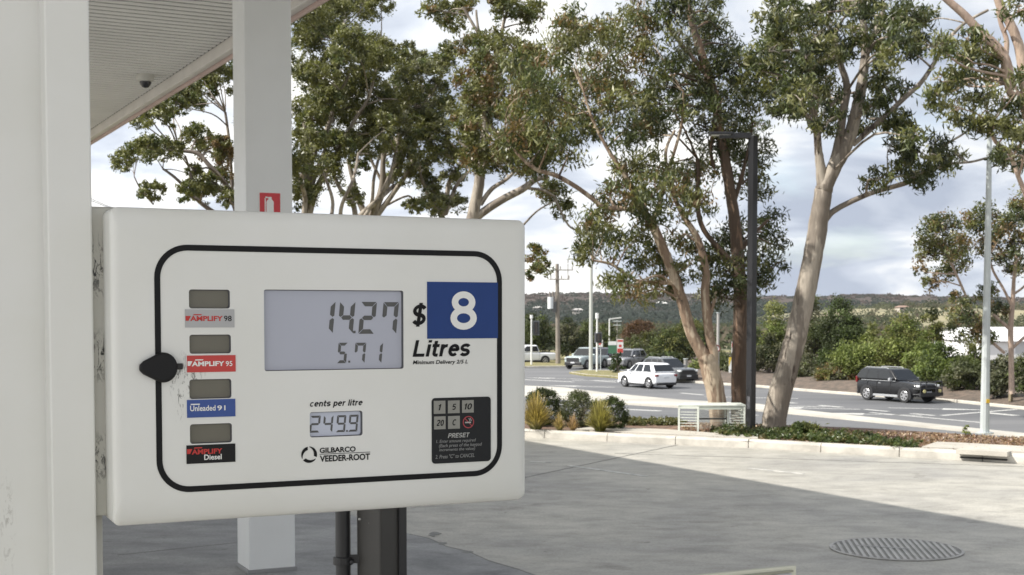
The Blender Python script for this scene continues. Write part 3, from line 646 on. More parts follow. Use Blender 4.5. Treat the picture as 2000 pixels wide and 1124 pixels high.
# acrylic sign holder at the foot of the view
c_ = at(1552, 1104, 1.6); sgb = c_ - U * .15; sgb.z = 0
sh_ = thing('sign_holder', sgb, 'clear edged sign holder on a thin post before the forecourt', 'sign holder', rz=TH)
zt = c_.z; ACR = mat('acrylic_edge', (.62, .62, .52), .2); PAP = mat('grey_paper', (.50, .51, .53), .5)
MB().bb((-.15, -.004, zt - .42), (.15, .004, zt)).build('frame', ACR, sh_, world=False, bevel=.0015)
MB().bb((-.141, -.0065, zt - .40), (.141, -.0042, zt - .008)).build('insert', PAP, sh_, world=False)
mb = MB(); mb.cyl((0, .012, .02), (0, .012, zt - .03), .012, n=14); mb.cyl((0, .012, 0), (0, .012, .02), .15, n=28); mb.build('stand', DK2, sh_, world=False, smooth=True)
MB().bb((-.143, -.0072, zt - .0065), (.143, -.0042, zt - .0045)).build('inner_edge', mat('darker_edge', (.30, .30, .24), .4), sh_, world=False)  # thin darker strip along the top, just inside the frame

# tank cover in the forecourt
mc = gnd(1750, 1074, 0); rr = .555
mh = thing('manhole_cover', mc, 'large round ribbed steel tank cover set in the concrete', 'manhole cover')
IRON = mat('worn_iron', (.42, .41, .39), .65, var=.3, vs_=5); IRD = mat('iron_recess', (.24, .235, .22), .8, var=.3, vs_=6)
MB().tube([(mc.x, mc.y, .001), (mc.x, mc.y, .006)], rr, 48).build('lid', IRD, mh)
mb = MB(); mb.loft([[(mc.x + r * math.cos(2 * math.pi * a / 48), mc.y + r * math.sin(2 * math.pi * a / 48), z) for a in range(48)] for r, z in ((rr, .001), (rr, .012), (rr - .022, .012), (rr - .022, .004))], caps=False); mb.build('rim', IRON, mh)
mb = MB(); dd = Vector((.14, .99, 0)).normalized(); nn = Vector((dd.y, -dd.x, 0)); k = -rr + .04
while k < rr - .03:
    h_ = math.sqrt(max(0, (rr - .03) ** 2 - k * k))
    if h_ > .05: mb.box((mc.x + nn.x * k, mc.y + nn.y * k, .0085), (2 * h_, .026, .009), 0, math.atan2(dd.y, dd.x))
    k += .052
mb.build('ribs', IRON, mh)
mb = MB()
for o in (-.02, .02): mb.box((mc.x - .10 + nn.x * o, mc.y + .05 + nn.y * o, .0145), (.40, .016, .004), 0, R(-22))
mb.build('lifting_bar', mat('bar_steel', (.36, .36, .35), .5), mh)
# ------------------------------------------------------------------ foliage
def leaf_mesh(name, C, ln, wd, tint, parent, droop=.6, axis=None, kind=None, seed=1, face=None, m=None):
    rg = np.random.default_rng(seed); n = len(C)
    d = rg.normal(size=(n, 3)); d /= np.linalg.norm(d, axis=1)[:, None]
    d[:, 2] -= droop; d /= np.linalg.norm(d, axis=1)[:, None]
    if axis is not None: d = d * .5 + axis; d /= np.linalg.norm(d, axis=1)[:, None]
    r = rg.normal(size=(n, 3)); s = np.cross(d, r); s /= np.linalg.norm(s, axis=1)[:, None] + 1e-9
    if face is not None:
        q = np.array(face) + rg.normal(0, .30, (n, 3)); q /= np.linalg.norm(q, axis=1)[:, None]
        d = np.cross(q, r); d /= np.linalg.norm(d, axis=1)[:, None]; s = np.cross(q, d)
    L = (ln * rg.uniform(.65, 1.3, n))[:, None]; W = (wd * rg.uniform(.7, 1.3, n))[:, None]
    nrm = np.cross(d, s); mid = C + nrm * L * .10
    V = np.stack([C - d * L * .5, mid - s * W * .5, C + d * L * .5, mid + s * W * .5], 1).reshape(-1, 3)
    if parent is not None: V = V - np.array(parent['_base'])
    me = bpy.data.meshes.new(name); me.vertices.add(4 * n); me.loops.add(4 * n); me.polygons.add(n)
    me.vertices.foreach_set('co', V.astype(np.float32).ravel()); me.loops.foreach_set('vertex_index', np.arange(4 * n, dtype=np.int32))
    me.polygons.foreach_set('loop_start', np.arange(0, 4 * n, 4, dtype=np.int32)); me.update(calc_edges=True)
    a = me.attributes.new('tint', 'FLOAT_COLOR', 'POINT')
    a.data.foreach_set('color', np.repeat(np.concatenate([tint, np.ones((n, 1))], 1), 4, 0).astype(np.float32).ravel())
    me.materials.append(m or (LEAF_FAR if face is not None else LEAF)); o = bpy.data.objects.new(name, me); col.objects.link(o)
    if parent is not None: o.parent = parent
    if kind: o['kind'] = kind
    return o
DARK, MIDG, OLIVE, LITE, BRWN, GREY = (.040, .050, .020), (.074, .090, .031), (.126, .128, .044), (.170, .172, .072), (.16, .105, .045), (.12, .12, .075)
def scatter(rg, c, rx, ry, rz, ln, wd, dens, tints, tuft=.30, up=.0, tpm=1.0, lo=.35, rag=(.8, 1.12)):
    """leaf positions gathered in tufts through the outer part of an ellipsoid"""
    K = max(5, int(tpm * 16 * (rx * rz) ** .5 / (ln * 3)))
    u = rg.normal(size=(K, 3)); u /= np.linalg.norm(u, axis=1)[:, None]; u[:, 2] += up; u /= np.linalg.norm(u, axis=1)[:, None]
    rad = rg.uniform(lo, 1.0, K) ** .6
    T = np.array(c) + u * rad[:, None] * np.array([rx, ry, rz]) * rg.uniform(*rag, (K, 1))
    n = int(dens * math.pi * rx * rz / (ln * wd * .30)) + 6
    w_ = rg.uniform(.4, 1.6, K); k = rg.choice(K, n, p=w_ / w_.sum())
    sg_ = tuft * min(rx, rz)
    P = T[k] + rg.normal(size=(n, 3)) * np.array([sg_, sg_, sg_ * .8])
    tt = np.array([tints[i] for i in rg.integers(0, len(tints), K)]) * rg.uniform(.75, 1.3, (K, 1))
    return P, tt[k] * rg.uniform(.8, 1.25, (n, 1))
def bark(name, a, b, c, sc=6, st=(1, 1, .22), lo=.42, hi=.60):
    m = mat(name, a, .8); t = m.node_tree; bs = t.nodes['Principled BSDF']
    tcn = N(t, 'ShaderNodeTexCoord'); mp = N(t, 'ShaderNodeMapping'); mp.inputs['Scale'].default_value = st; t.links.new(tcn.outputs['Object'], mp.inputs[0])
    f1 = ramp(t, noise(t, mp.outputs[0], sc, 5, .6, .6), [(lo, (0, 0, 0)), (lo + .04, (1, 1, 1))]); f2 = ramp(t, noise(t, mp.outputs[0], sc * .6, 6, .65, 1.1), [(hi, (0, 0, 0)), (hi + .03, (1, 1, 1))])
    f3 = ramp(t, noise(t, mp.outputs[0], sc * 6, 4, .6), [(.3, (.72, .72, .72)), (.7, (1.1, 1.1, 1.1))])
    t.links.new(mix(t, .8, mix(t, f2, mix(t, f1, a, b), c), f3, 'MULTIPLY'), bs.inputs['Base Color'])
    bn = N(t, 'ShaderNodeBump'); bn.inputs['Strength'].default_value = .35; bn.inputs['Distance'].default_value = .02
    t.links.new(noise(t, mp.outputs[0], sc * 3, 5, .65), bn.inputs['Height']); t.links.new(bn.outputs[0], bs.inputs['Normal']); return m
BARK_PALE = bark('gum_bark', (.345, .30, .245), (.20, .168, .135), (.075, .055, .042), 5, (1, 1, .2), .45, .585)
BARK_CREAM = bark('smooth_bark', (.46, .37, .27), (.25, .175, .12), (.085, .058, .043), 5.5, (1, 1, .2), .46, .585)
BARK_BROWN = bark('stringy_bark', (.22, .14, .09), (.10, .068, .047), (.42, .28, .18), 7, (1, 1, .12), .40, .62)
BARK_PINK = bark('pink_bark', (.46, .35, .27), (.38, .28, .22), (.22, .17, .135), 5)
BARK_GREY = bark('grey_bark', (.26, .22, .18), (.16, .13, .11), (.33, .28, .22), 5)
seedc = [100]
def tree(name, label, D, basepx, stems, clumps, leaf, dens, tints, m, group=None, droop=.6, spread=1.6, tuft=.30, up=.15, tw=1.0, link=True, zb=None, tpm=1.0, grow=1.0, fill=0, thin=1.0):
    seedc[0] += 1; rg = np.random.default_rng(seedc[0]); rd = random.Random(seedc[0])
    if fill: clumps = list(clumps) + [(c[0] + rg.normal(0, c[2] * .6), c[1] + rg.normal(-2, c[3] * .5), c[2] * .75, c[3] * .7) + tuple(c[4:]) for c in clumps]
    sc = D / F_PX
    b = at(basepx[0], basepx[1], D)
    if zb is not None: b.z = zb
    root = thing(name, b, label, 'tree', group); sk = []; mb = MB()
    for st in stems:
        if D > 25 and st is not stems[0] and 425 <= st[0][1] <= 480 and not any(abs(st[0][0] - q[0]) < 14 and abs(st[0][1] - q[1]) < 40 for q in stems[0]):
            yq = st[0][1] + 120; ms = sorted(stems[0], key=lambda q: q[1]); xq = float(np.interp(yq, [q[1] for q in ms], [q[0] for q in ms]))
            st = [(xq, yq, st[0][2] * 1.25), ((xq * .45 + st[0][0] * .55), st[0][1] + 50, st[0][2] * 1.1)] + st
        pts = [at(p[0], p[1], D + (p[3] if len(p) > 3 else 0)) for p in st]; rad = [p[2] * sc * thin for p in st]
        P, r = smooth_path(pts, rad, 6)
        P = [p + Vector((rg.normal(0, .022), rg.normal(0, .04), 0)) * r[i] if 0 < i < len(P) - 1 else p for i, p in enumerate(P)]
        mb.tube(P, r, 18 if rad[0] > .12 else 8); sk += list(zip(P, r))
    mb.build('trunk', m, root, smooth=True, angle=80)
    SK = np.array([tuple(p) for p, _ in sk]); SR = np.array([r for _, r in sk])
    br = MB(); LP, LT = [], []
    for cl in clumps:
        px, py, rx, ry = cl[:4]; dy = cl[4] if len(cl) > 4 and isinstance(cl[4], (int, float)) else rg.normal(0, spread)
        tn = cl[-1] if isinstance(cl[-1], list) else tints
        c = at(px, py, D + dy); RX, RZ_ = rx * sc * grow, ry * sc * grow
        P, T = scatter(rg, c, RX, RX * .85, RZ_, leaf[0], leaf[1], dens, tn, tuft, up, tpm)
        LP.append(P); LT.append(T)
        if link:
            v = SK - np.array(c); d = np.linalg.norm(v * np.array([1, .5, 1]), axis=1) + np.where(v[:, 2] > -.1, 1.2, 0) * (1 + v[:, 2].clip(0))
            i = int(d.argmin()); a = Vector(SK[i]); r0 = min(SR[i] * .6, .028 * D / 25 * tw)
            mid = a.lerp(c, .5) + Vector((rd.uniform(-.1, .1), rd.uniform(-.1, .1), rd.uniform(-.02, .14))) * (c - a).length
            Q, r = smooth_path([a, mid, c, c + Vector((0, 0, RZ_ * .4))], [r0, r0 * .75, r0 * .5, r0 * .2], 4); br.tube(Q, r, 5, 0, False)
            for _ in range(4):
                e = c + Vector((rd.uniform(-1, 1) * RX, rd.uniform(-1, 1) * RX, rd.uniform(-.3, 1) * RZ_)) * .9
                f = Q[rd.randrange(len(Q) // 2, len(Q))]; br.tube([f, f.lerp(e, .5) + Vector((0, 0, RZ_ * .12)), e], [r0 * .4, r0 * .28, r0 * .12], 4, 0, False)
    if br.v: br.build('branches', m, root, smooth=True, angle=80)
    leaf_mesh('foliage', np.concatenate(LP), leaf[0], leaf[1], np.concatenate(LT), root, droop, seed=seedc[0])
    return root
Z = lambda ox, oy, s, L, rx, ry: [(ox + x / s, oy + y / s, rx, ry) for x, y in L]

# --- three gums beside the kerb
gum = 'gum trees along the forecourt kerb'
A_up = Z(1000, 0, 2.498, [(180,330),(250,260),(330,190),(300,130),(420,150),(500,220),(560,110),(640,80),(600,200),(640,290),(100,430),(280,400),(400,320),(450,450),(350,500),(550,470),(500,560),(420,600),(620,560),(250,560),(100,560),(30,520),(50,640),(150,720),(280,740),(100,800),(560,640),(660,660),(180,470),(330,620),(200,640),(480,380),(-20,700),(40,330)], 40, 36)
A_lo = Z(1000, 0, 2.498, [(560,830),(650,800),(780,850),(560,950),(480,960),(700,920),(880,880),(950,840),(900,1000),(800,1000),(640,1010)], 34, 34)
A_lo += Z(1000, 400, 2.498, [(380,110),(330,190),(450,150),(520,220),(600,180),(620,280),(560,400),(640,430),(500,400),(740,320),(760,390),(680,100),(820,170),(860,300),(900,250),(450,70),(380,230),(700,230)], 30, 27)
treeA = tree('gum_tree', 'forked gum tree with curved smooth trunk rising behind the slatted metal bench', 22.6, (1402, 846), [
    [(1406,850,21),(1404,815,20),(1400,780,20),(1388,725,21),(1380,700,19)],
    [(1386,715,17),(1366,680,13.5),(1350,650,12.5),(1334,595,12),(1320,550,11),(1302,503,10.5),(1278,447,10),(1252,404,8),(1222,345,5.5),(1192,300,4),(1160,240,3),(1140,180,2)],
    [(1390,718,14),(1393,690,11),(1384,645,10),(1377,570,9.5),(1379,532,8.5),(1364,470,7.5),(1334,420,5.5),(1312,370,4.5),(1300,300,3.5),(1318,255,2.5)],
    [(1313,553,5),(1285,552,4.5),(1250,551,4),(1220,535,3.5),(1195,517,3.2),(1158,509,2)],
    [(1240,412,5),(1210,407,5),(1180,405,5),(1150,383,5),(1120,362,5),(1085,343,5),(1045,330,4),(1010,300,3),(985,265,2)],
    [(1272,437,5.5),(1290,390,4.5),(1300,350,4),(1330,250,3),(1335,180,2)],
    [(1380,640,4.5),(1392,600,4),(1398,570,3)]],
    A_up + A_lo, (.125, .030), 1.5, [MIDG, OLIVE, OLIVE, MIDG, LITE, BRWN], BARK_CREAM, gum, .9, 1.2, zb=.1, thin=.90)
B_c = Z(1000, 0, 2.498, [(850,30),(950,60),(900,130),(800,100),(1000,150),(1050,220),(820,230),(760,330),(860,380),(1000,300),(1080,330),(760,430),(690,420),(820,480),(700,510),(1050,480),(1130,560),(1080,640),(1180,620),(880,600),(800,560),(1200,760),(1130,800),(1190,900),(1060,760),(1130,900),(950,480),(1000,560),(960,200),(880,290),(960,700),(720,600),(760,60),(940,400),(1150,470)], 32, 32)
B_c += Z(1000, 400, 2.498, [(1100,120),(1000,300),(1050,350),(1200,130),(1220,250),(1180,400),(1020,450),(1080,220),(960,400),(1270,80),(1290,200),(1260,330),(1000,190),(1130,320)], 30, 30)
treeB = tree('gum_tree', 'upright gum tree with rough reddish brown trunk just left of the black lamp post', 23.6, (1443, 842), [
    [(1444,846,16),(1443,780,15),(1444,700,15),(1446,620,14),(1445,560,13.5),(1441,500,12.5),(1436,440,11.5),(1426,370,10.5),(1414,300,10),(1405,250,9.5),(1398,200,9),(1385,150,8.5),(1362,80,7.5),(1346,20,6),(1338,-40,5)],
    [(1386,155,5),(1350,110,4),(1310,60,3.5),(1290,20,3)], [(1398,210,4.5),(1392,260,4),(1388,295,3.5),(1395,330,3)], [(1432,400,5),(1450,340,4),(1462,290,3),(1470,240,2)],
    [(1440,500,4.5),(1470,460,3.5),(1500,430,2.5)], [(1362,310,4),(1364,340,4.5),(1362,390,4.5),(1375,450,5),(1436,520,6)], [(1445,560,4),(1420,520,3),(1400,490,2)]],
    B_c, (.12, .029), 1.3, [DARK, MIDG, MIDG, OLIVE, DARK, GREY], BARK_BROWN, gum, .8, 1.0, zb=.1)
C_c = Z(1440, 0, 2.498, [(150,130),(220,160),(120,260),(200,280),(300,200),(330,100),(400,60),(450,150),(550,60),(560,180),(650,80),(750,60),(850,80),(930,100),(700,180),(800,170),(850,250),(750,250),(350,280),(440,300),(300,370),(200,400),(80,400),(130,480),(260,470),(400,400),(300,560),(250,520),(690,360),(720,420),(650,520),(630,570),(460,480),(450,590),(260,30),(480,20),(620,10),(180,210),(60,330),(380,200),(520,250),(340,450),(170,350)], 30, 28)
C_m = Z(1440, 0, 2.498, [(800,620),(870,680),(960,720),(790,700),(820,820),(900,850),(980,810),(690,880),(900,890),(1030,760),(850,760),(760,640)], 26, 25)
treeC = tree('gum_tree', 'tall pale gum tree with thick leaning trunk right of the black lamp post', 22.2, (1511, 838), [
    [(1509,845,29),(1516,800,27),(1532,740,26),(1547,685,25),(1563,620,24),(1576,560,23),(1588,500,22),(1598,440,22),(1606,390,20),(1610,365,20)],
    [(1608,372,16),(1604,335,12),(1598,290,9),(1595,250,8.5),(1588,210,7),(1572,160,5.5),(1550,120,4),(1525,95,3)],
    [(1610,370,17),(1628,330,17),(1645,300,16),(1660,265,15),(1672,220,13.5),(1682,170,12),(1690,110,10),(1688,60,8),(1678,10,6),(1672,-40,5)],
    [(1616,350,10),(1636,290,11),(1645,230,9.5),(1654,170,8.5),(1640,120,7),(1630,70,5)], [(1690,110,7),(1710,60,5),(1730,10,4)], [(1595,240,4),(1610,220,3.5),(1640,190,3)],
    [(1666,283,6),(1690,262,6.5),(1730,226,6.5),(1765,193,6),(1800,160,5.5),(1828,118,5),(1850,80,4.5),(1885,45,3.5),(1930,20,3)],
    [(1612,428,9),(1625,415,7),(1650,400,6.5),(1700,378,6),(1745,365,6),(1780,355,5),(1803,343,4),(1815,320,3),(1826,290,2.2)],
    [(1803,343,3),(1850,322,3),(1900,316,2.6),(1945,303,2.4),(1985,290,2)], [(1826,295,2.6),(1860,275,2.6),(1890,255,2.4),(1925,215,1.8)], [(1720,375,2),(1732,340,1.6),(1733,300,1.2)]],
    C_c + C_m, (.125, .030), 1.5, [DARK, MIDG, MIDG, OLIVE, LITE, DARK], BARK_PALE, gum, .9, 1.1, zb=.1, thin=.85, fill=1)
D_c = Z(1440, 0, 2.498, [(1000,400),(1080,300),(1000,240),(1130,200),(1050,450),(1120,420),(1180,330),(1250,280),(1280,400),(1200,480),(1080,560),(1300,500),(1250,620),(1370,600),(1320,650),(1180,640),(1300,780),(1340,790),(1370,60),(1000,500),(1190,240),(1400,400),(1420,520),(1390,700)], 30, 28)
treeD = tree('gum_tree', 'pink barked gum tree reaching in from the right edge above the tall grey light pole', 19.5, (2125, 870), [
    [(2130,880,26),(2120,760,25),(2108,620,24),(2085,480,22),(2060,360,20),(2030,260,18),(2008,205,17)],
    [(2008,205,12),(1980,185,12),(1970,150,11),(1962,115,10.5),(1942,88,10),(1918,66,9),(1884,30,8),(1850,0,7),(1815,-30,6)],
    [(2008,200,13),(2000,150,10.5),(1990,90,10),(1972,45,9.5),(1955,15,9),(1944,-20,8)], [(1964,118,5.5),(1966,80,5),(1956,50,4.5),(1948,20,4)],
    [(2070,430,9),(2025,425,6),(2000,372,5),(1985,335,4.5),(1972,300,4.5),(1945,278,4),(1932,248,3)]],
    D_c, (.12, .029), 1.6, [MIDG, OLIVE, LITE, DARK, OLIVE], BARK_PINK, gum, .8, 1.0, zb=.1)

# --- the gums behind the forecourt, left
lg = 'gum trees behind the fuel pump'
T1 = [(240,312,22,22),(262,300,22,22),(292,292,26,24),(322,290,22,24),(300,225,26,24),(275,238,22,20),(330,212,26,26),(365,190,30,26),(395,180,26,28),(420,140,26,26),(436,160,26,34),(375,205,26,20),(385,268,24,26),(410,290,32,28,[BRWN,OLIVE]),(440,310,24,34,[BRWN,OLIVE]),(430,350,28,28),(300,374,26,16),(285,384,18,14),(372,372,26,20),(400,382,30,18),(440,385,20,20),(350,300,14,12),(500,140,40,40),(520,230,40,50),(530,330,40,50),(390,345,18,18)]
tree('gum_tree', 'spreading gum tree seen left of the square column under the canopy edge', 33, (478, 800), [
    [(480,800,13),(478,620,11),(472,480,9),(462,410,7),(440,360,5.5),(410,325,4.5),(385,300,4),(350,295,3)], [(472,480,7),(500,380,6),(520,300,5),(515,220,4)], [(470,470,6),(430,425,5),(390,395,4),(345,350,3),(318,330,2)],
    [(455,400,4),(452,340,3),(448,280,3),(440,220,2.5)], [(380,390,2.6),(372,340,2.4),(362,305,2)], [(300,400,1.8),(275,370,1.6),(262,345,1.2)], [(430,350,3),(418,330,2.6),(405,318,2.2)]],
    T1, (.10, .036), 2.4, [MIDG, OLIVE, OLIVE, LITE, OLIVE], BARK_GREY, lg, .25, 1.4, .15, .5, zb=RZ, grow=1.15, tpm=1.5, fill=1)
T2 = [(600,40,40,40),(640,30,40,40),(690,25,45,36),(720,15,36,30),(600,100,34,40),(640,80,40,34),(680,85,40,30),(720,105,42,36),(745,130,34,34),(690,125,40,34),(640,140,36,30),(605,160,34,40),(600,220,34,36),(640,200,40,34),(680,180,40,30),(720,175,36,34),(755,200,24,34),(650,240,40,34),(700,230,40,34),(620,280,40,30),(665,285,44,34),(705,280,40,28),(600,330,34,36),(640,340,30,36),(600,385,34,26),(690,385,20,22),(735,240,30,40),(720,300,30,26),(590,260,20,40)]
tree('gum_tree', 'dense tall gum tree directly right of the square canopy column', 36, (612, 800), [
    [(606,800,13),(602,600,12),(598,470,10),(598,400,8),(605,340,7),(612,300,6),(640,250,5),(655,190,4)], [(600,430,8),(618,370,6.5),(650,315,5),(690,240,4),(720,190,3),(735,130,2.5)], [(604,390,5),(596,340,4.5),(600,300,4),(594,240,3)],
    [(690,450,6),(690,400,5),(665,370,4.2),(648,330,3.5),(640,300,3)], [(606,380,4),(620,330,4),(636,290,3.5)], [(655,190,3),(662,120,2.6),(668,60,2)], [(655,190,3),(680,150,2.5),(688,100,2)], [(640,450,4,-2),(650,400,3.5,-2),(640,360,3,-2),(622,320,2.5,-2)], [(660,450,4,-2),(668,400,3.5,-2.5),(690,350,3,-2.5),(700,300,2.5,-2)], [(590,450,5,-2),(596,390,4.5,-2),(588,350,4,-2.5),(602,318,3.5,-2.5),(610,290,3,-2.5)]],
    T2, (.105, .037), 2.2, [MIDG, OLIVE, OLIVE, LITE, OLIVE, LITE], BARK_PALE, lg, .25, 1.6, .15, .5, zb=RZ, grow=1.12, tpm=1.5, fill=1)
T3 = [(790,120,26,22),(815,122,26,22),(850,130,28,24),(880,110,28,26),(830,150,40,26),(780,165,26,34),(775,205,36,26),(810,210,36,28),(840,190,34,24),(760,235,30,26),(800,245,38,30),(835,250,34,30),(860,215,30,30),(780,275,34,26),(820,285,30,26),(765,300,24,24),(815,335,34,24),(790,345,30,22),(811,405,26,16),(850,405,34,22),(840,370,24,24),(895,310,30,22),(870,300,26,24),(860,270,26,30),(885,350,22,26),(800,310,26,22),(895,400,24,22)]
tree('gum_tree', 'rounded many stemmed gum tree rising over the middle of the white display', 40, (742, 800), [
    [(735,800,13),(728,560,12),(722,450,10),(740,390,8),(765,340,6),(778,290,5),(778,230,4)], [(722,450,8),(745,370,6.5),(748,320,5),(752,280,4)], [(724,440,7),(700,390,6),(688,345,5),(680,310,4)], [(730,430,6),(770,375,5),(800,330,4.2),(812,280,3.5),(815,220,2.6)],
    [(735,420,7),(700,430,8),(690,470,8)], [(850,460,6),(872,385,5),(880,350,4.5),(905,320,3.5)], [(765,360,3.5),(790,300,3),(805,260,2.5)], [(748,360,3),(720,300,2.8),(722,270,2.2)], [(860,430,4),(835,380,3.5),(820,340,3)], [(715,450,4.5,-2),(735,395,4,-2.5),(760,350,3.5,-2.5),(772,300,3,-2)], [(700,450,4,-2.5),(725,400,3.5,-2.5),(730,350,3,-2.5),(742,300,2.5,-2)], [(680,455,6,-2.5),(712,415,6,-2.5),(745,385,4.5,-2.5),(770,362,3.5,-2)], [(870,420,4,-2),(890,365,3.5,-2),(915,335,3,-2)]],
    T3, (.115, .041), 2.3, [OLIVE, OLIVE, LITE, MIDG, GREY, LITE], BARK_PALE, lg, .25, 1.6, .15, .5, zb=RZ, grow=1.12, tpm=1.5, fill=1)
T4 = Z(560, 0, 2.554, [(930,240),(1040,215),(1000,290),(1130,260),(1230,290),(1080,370),(1210,380),(900,520),(880,600),(960,480),(980,500),(1100,560),(1150,640),(1200,740),(1120,720),(980,800),(1060,830),(1240,850),(900,680),(1010,560),(1040,450),(1160,480),(1250,560),(950,740),(1090,780),(900,420),(1000,380),(1260,680),(1190,820),(960,600),(930,800)], 32, 30)
T4 += Z(560, 0, 2.554, [(740,50),(790,70),(830,110),(1090,40),(1130,70),(1200,110),(1070,10),(1240,60),(900,20),(860,50)], 30, 24) + [(1085, 385, 30, 30), (1100, 410, 24, 22), (1065, 370, 24, 24), (1050, 500, 22, 22), (1062, 525, 16, 26), (1045, 535, 14, 18)]
tree('gum_tree', 'high gum tree with long bare limb reaching right above the display corner', 30, (918, 800), [
    [(905,800,15),(908,600,14),(915,470,13),(924,420,11.5),(934,370,10.5),(940,320,9.5),(946,270,8),(952,220,7),(958,170,6),(957,120,5),(946,85,4),(925,50,3),(905,15,2.5)], [(922,432,8),(950,410,8),(985,388,7.5),(1020,370,7),(1045,352,5.5),(1070,345,4)],
    [(938,400,5),(960,370,4.5),(990,350,3.5),(1010,330,3)], [(950,240,5),(985,275,4.5),(1010,300,3.5)], [(957,150,4),(975,90,3.5),(985,40,3),(1000,0,2.5)], [(955,130,3),(935,60,2.6),(930,20,2)], [(1030,368,3),(1060,372,2.6),(1085,385,2)],
    [(1020,442,2.2),(1050,412,1.8),(1085,392,1.4)], [(946,300,4),(915,290,3.5),(890,270,3)], [(918,470,6),(990,500,5),(1040,510,4)], [(1085,390,2.5),(1110,440,2),(1135,452,1.6)]],
    T4, (.115, .038), 2.1, [MIDG, OLIVE, OLIVE, LITE, BRWN, OLIVE], BARK_PALE, lg, .5, 1.5, .20, .35, zb=RZ, tpm=1.4)
# --- small gum beyond the road, right
E_c = [(1820,450,26,26),(1845,440,30,26),(1810,490,26,30),(1840,490,30,30),(1870,480,26,26),(1800,530,14,12),(1815,555,20,14),(1850,530,26,22),(1870,510,24,24),(1900,440,22,28),(1930,430,26,30),(1925,480,30,24),(1960,450,26,26),(1985,430,24,36),(1990,480,26,30),(1960,500,26,18),(1930,580,20,24),(1950,610,24,20),(1880,610,26,26),(1900,640,24,30),(1870,640,20,24),(1980,520,20,26),(1925,660,18,20),(1870,580,14,14),(2010,400,30,40),(2020,500,30,40)]
tree('gum_tree', 'wide crowned gum tree beyond the road in front of the white shed', 62, (1975, 745), [
    [(1976,770,5.5),(1975,700,5),(1974,640,5.5),(1978,590,4.5),(1980,550,3.5),(1985,500,3)], [(1977,600,3),(1960,565,2.6),(1940,530,2.4),(1932,500,2)], [(1974,645,3.5),(1955,628,3.4),(1940,615,2.4)], [(1962,690,3),(1930,660,3),(1905,620,2.5),(1885,575,2.5),(1865,530,2.4),(1850,500,2)], [(1978,680,3),(2000,660,3),(2030,640,2.5)], [(1980,575,2.5),(2000,560,2.2),(2015,540,2)]],
    E_c, (.19, .07), 2.2, [DARK, MIDG, OLIVE, BRWN, OLIVE], BARK_PINK, None, .3, 1.5, .28, .3, zb=RZ)
# ------------------------------------------------------------------ bushes
def bush(label, px, yt, yb, hw, D, tints, ln=.26, wd=.11, dens=1.6, name='shrub', group=None, zb=None, blobs=9, droop=.1, stems=False, round_=False, cat='shrub'):
    seedc[0] += 1; rg = np.random.default_rng(seedc[0]); sc = D / F_PX
    b = at(px, yb, D); t = at(px, yt, D)
    if zb is not None: b.z = zb
    root = thing(name, b, label, cat, group); H = t.z - b.z; Wd = hw * sc
    LP, LT = [], []
    if round_:
        P, T = scatter(rg, b + Vector((0, 0, H * .47)), Wd, Wd, H * .53, ln, wd, dens, tints, .10, .1, 3.0, .8, (.93, 1.03)); LP.append(P); LT.append(T); blobs = 0
    for k in range(blobs):
        a = 2 * math.pi * k / blobs + rg.uniform(0, .8); q = rg.uniform(.25, .72) if k else 0
        hh = H * (rg.uniform(.30, .78) * (1 - .45 * q)) if k else H * .6
        if k < 3: hh, q = H * (.80 - .22 * k), .22 * k
        r = Wd * rg.uniform(.36, .55)
        c = b + Vector((math.cos(a) * Wd * q, math.sin(a) * Wd * q * .8, max(hh, .18 * H)))
        rz_ = (H - (c.z - b.z)) * .95 if k == 0 else min(r * .95, (H * 1.0 - (c.z - b.z)))
        P, T = scatter(rg, c, r, r, max(rz_, .12 * H), ln, wd, dens, [tuple(x * v for x in tints[int(rg.integers(len(tints)))]) for v in (.8, 1, 1.2)], .26, .3)
        LP.append(P); LT.append(T)
    P = np.concatenate(LP); P[:, 2] = np.maximum(P[:, 2], b.z + .03)
    leaf_mesh('foliage', P, ln, wd, np.concatenate(LT), root, droop, seed=seedc[0], m=LEAF_DULL)
    mb = MB()
    for k in range(5):
        a = rg.uniform(0, 6.28); e = b + Vector((math.cos(a) * Wd * .4, math.sin(a) * Wd * .4, H * rg.uniform(.4, .7)))
        mb.tube([b, b.lerp(e, .5) + Vector((0, 0, H * .06)), e], [.022 * H + .004, .016 * H + .003, .006 * H + .002], 6, 0, False)
    mb.build('stems', BARK_GREY, root, smooth=True); return root
G1, G2, G3, G4 = (.062, .085, .028), (.125, .155, .045), (.175, .20, .065), (.10, .11, .062)
RB = 'shrubs beyond the road'
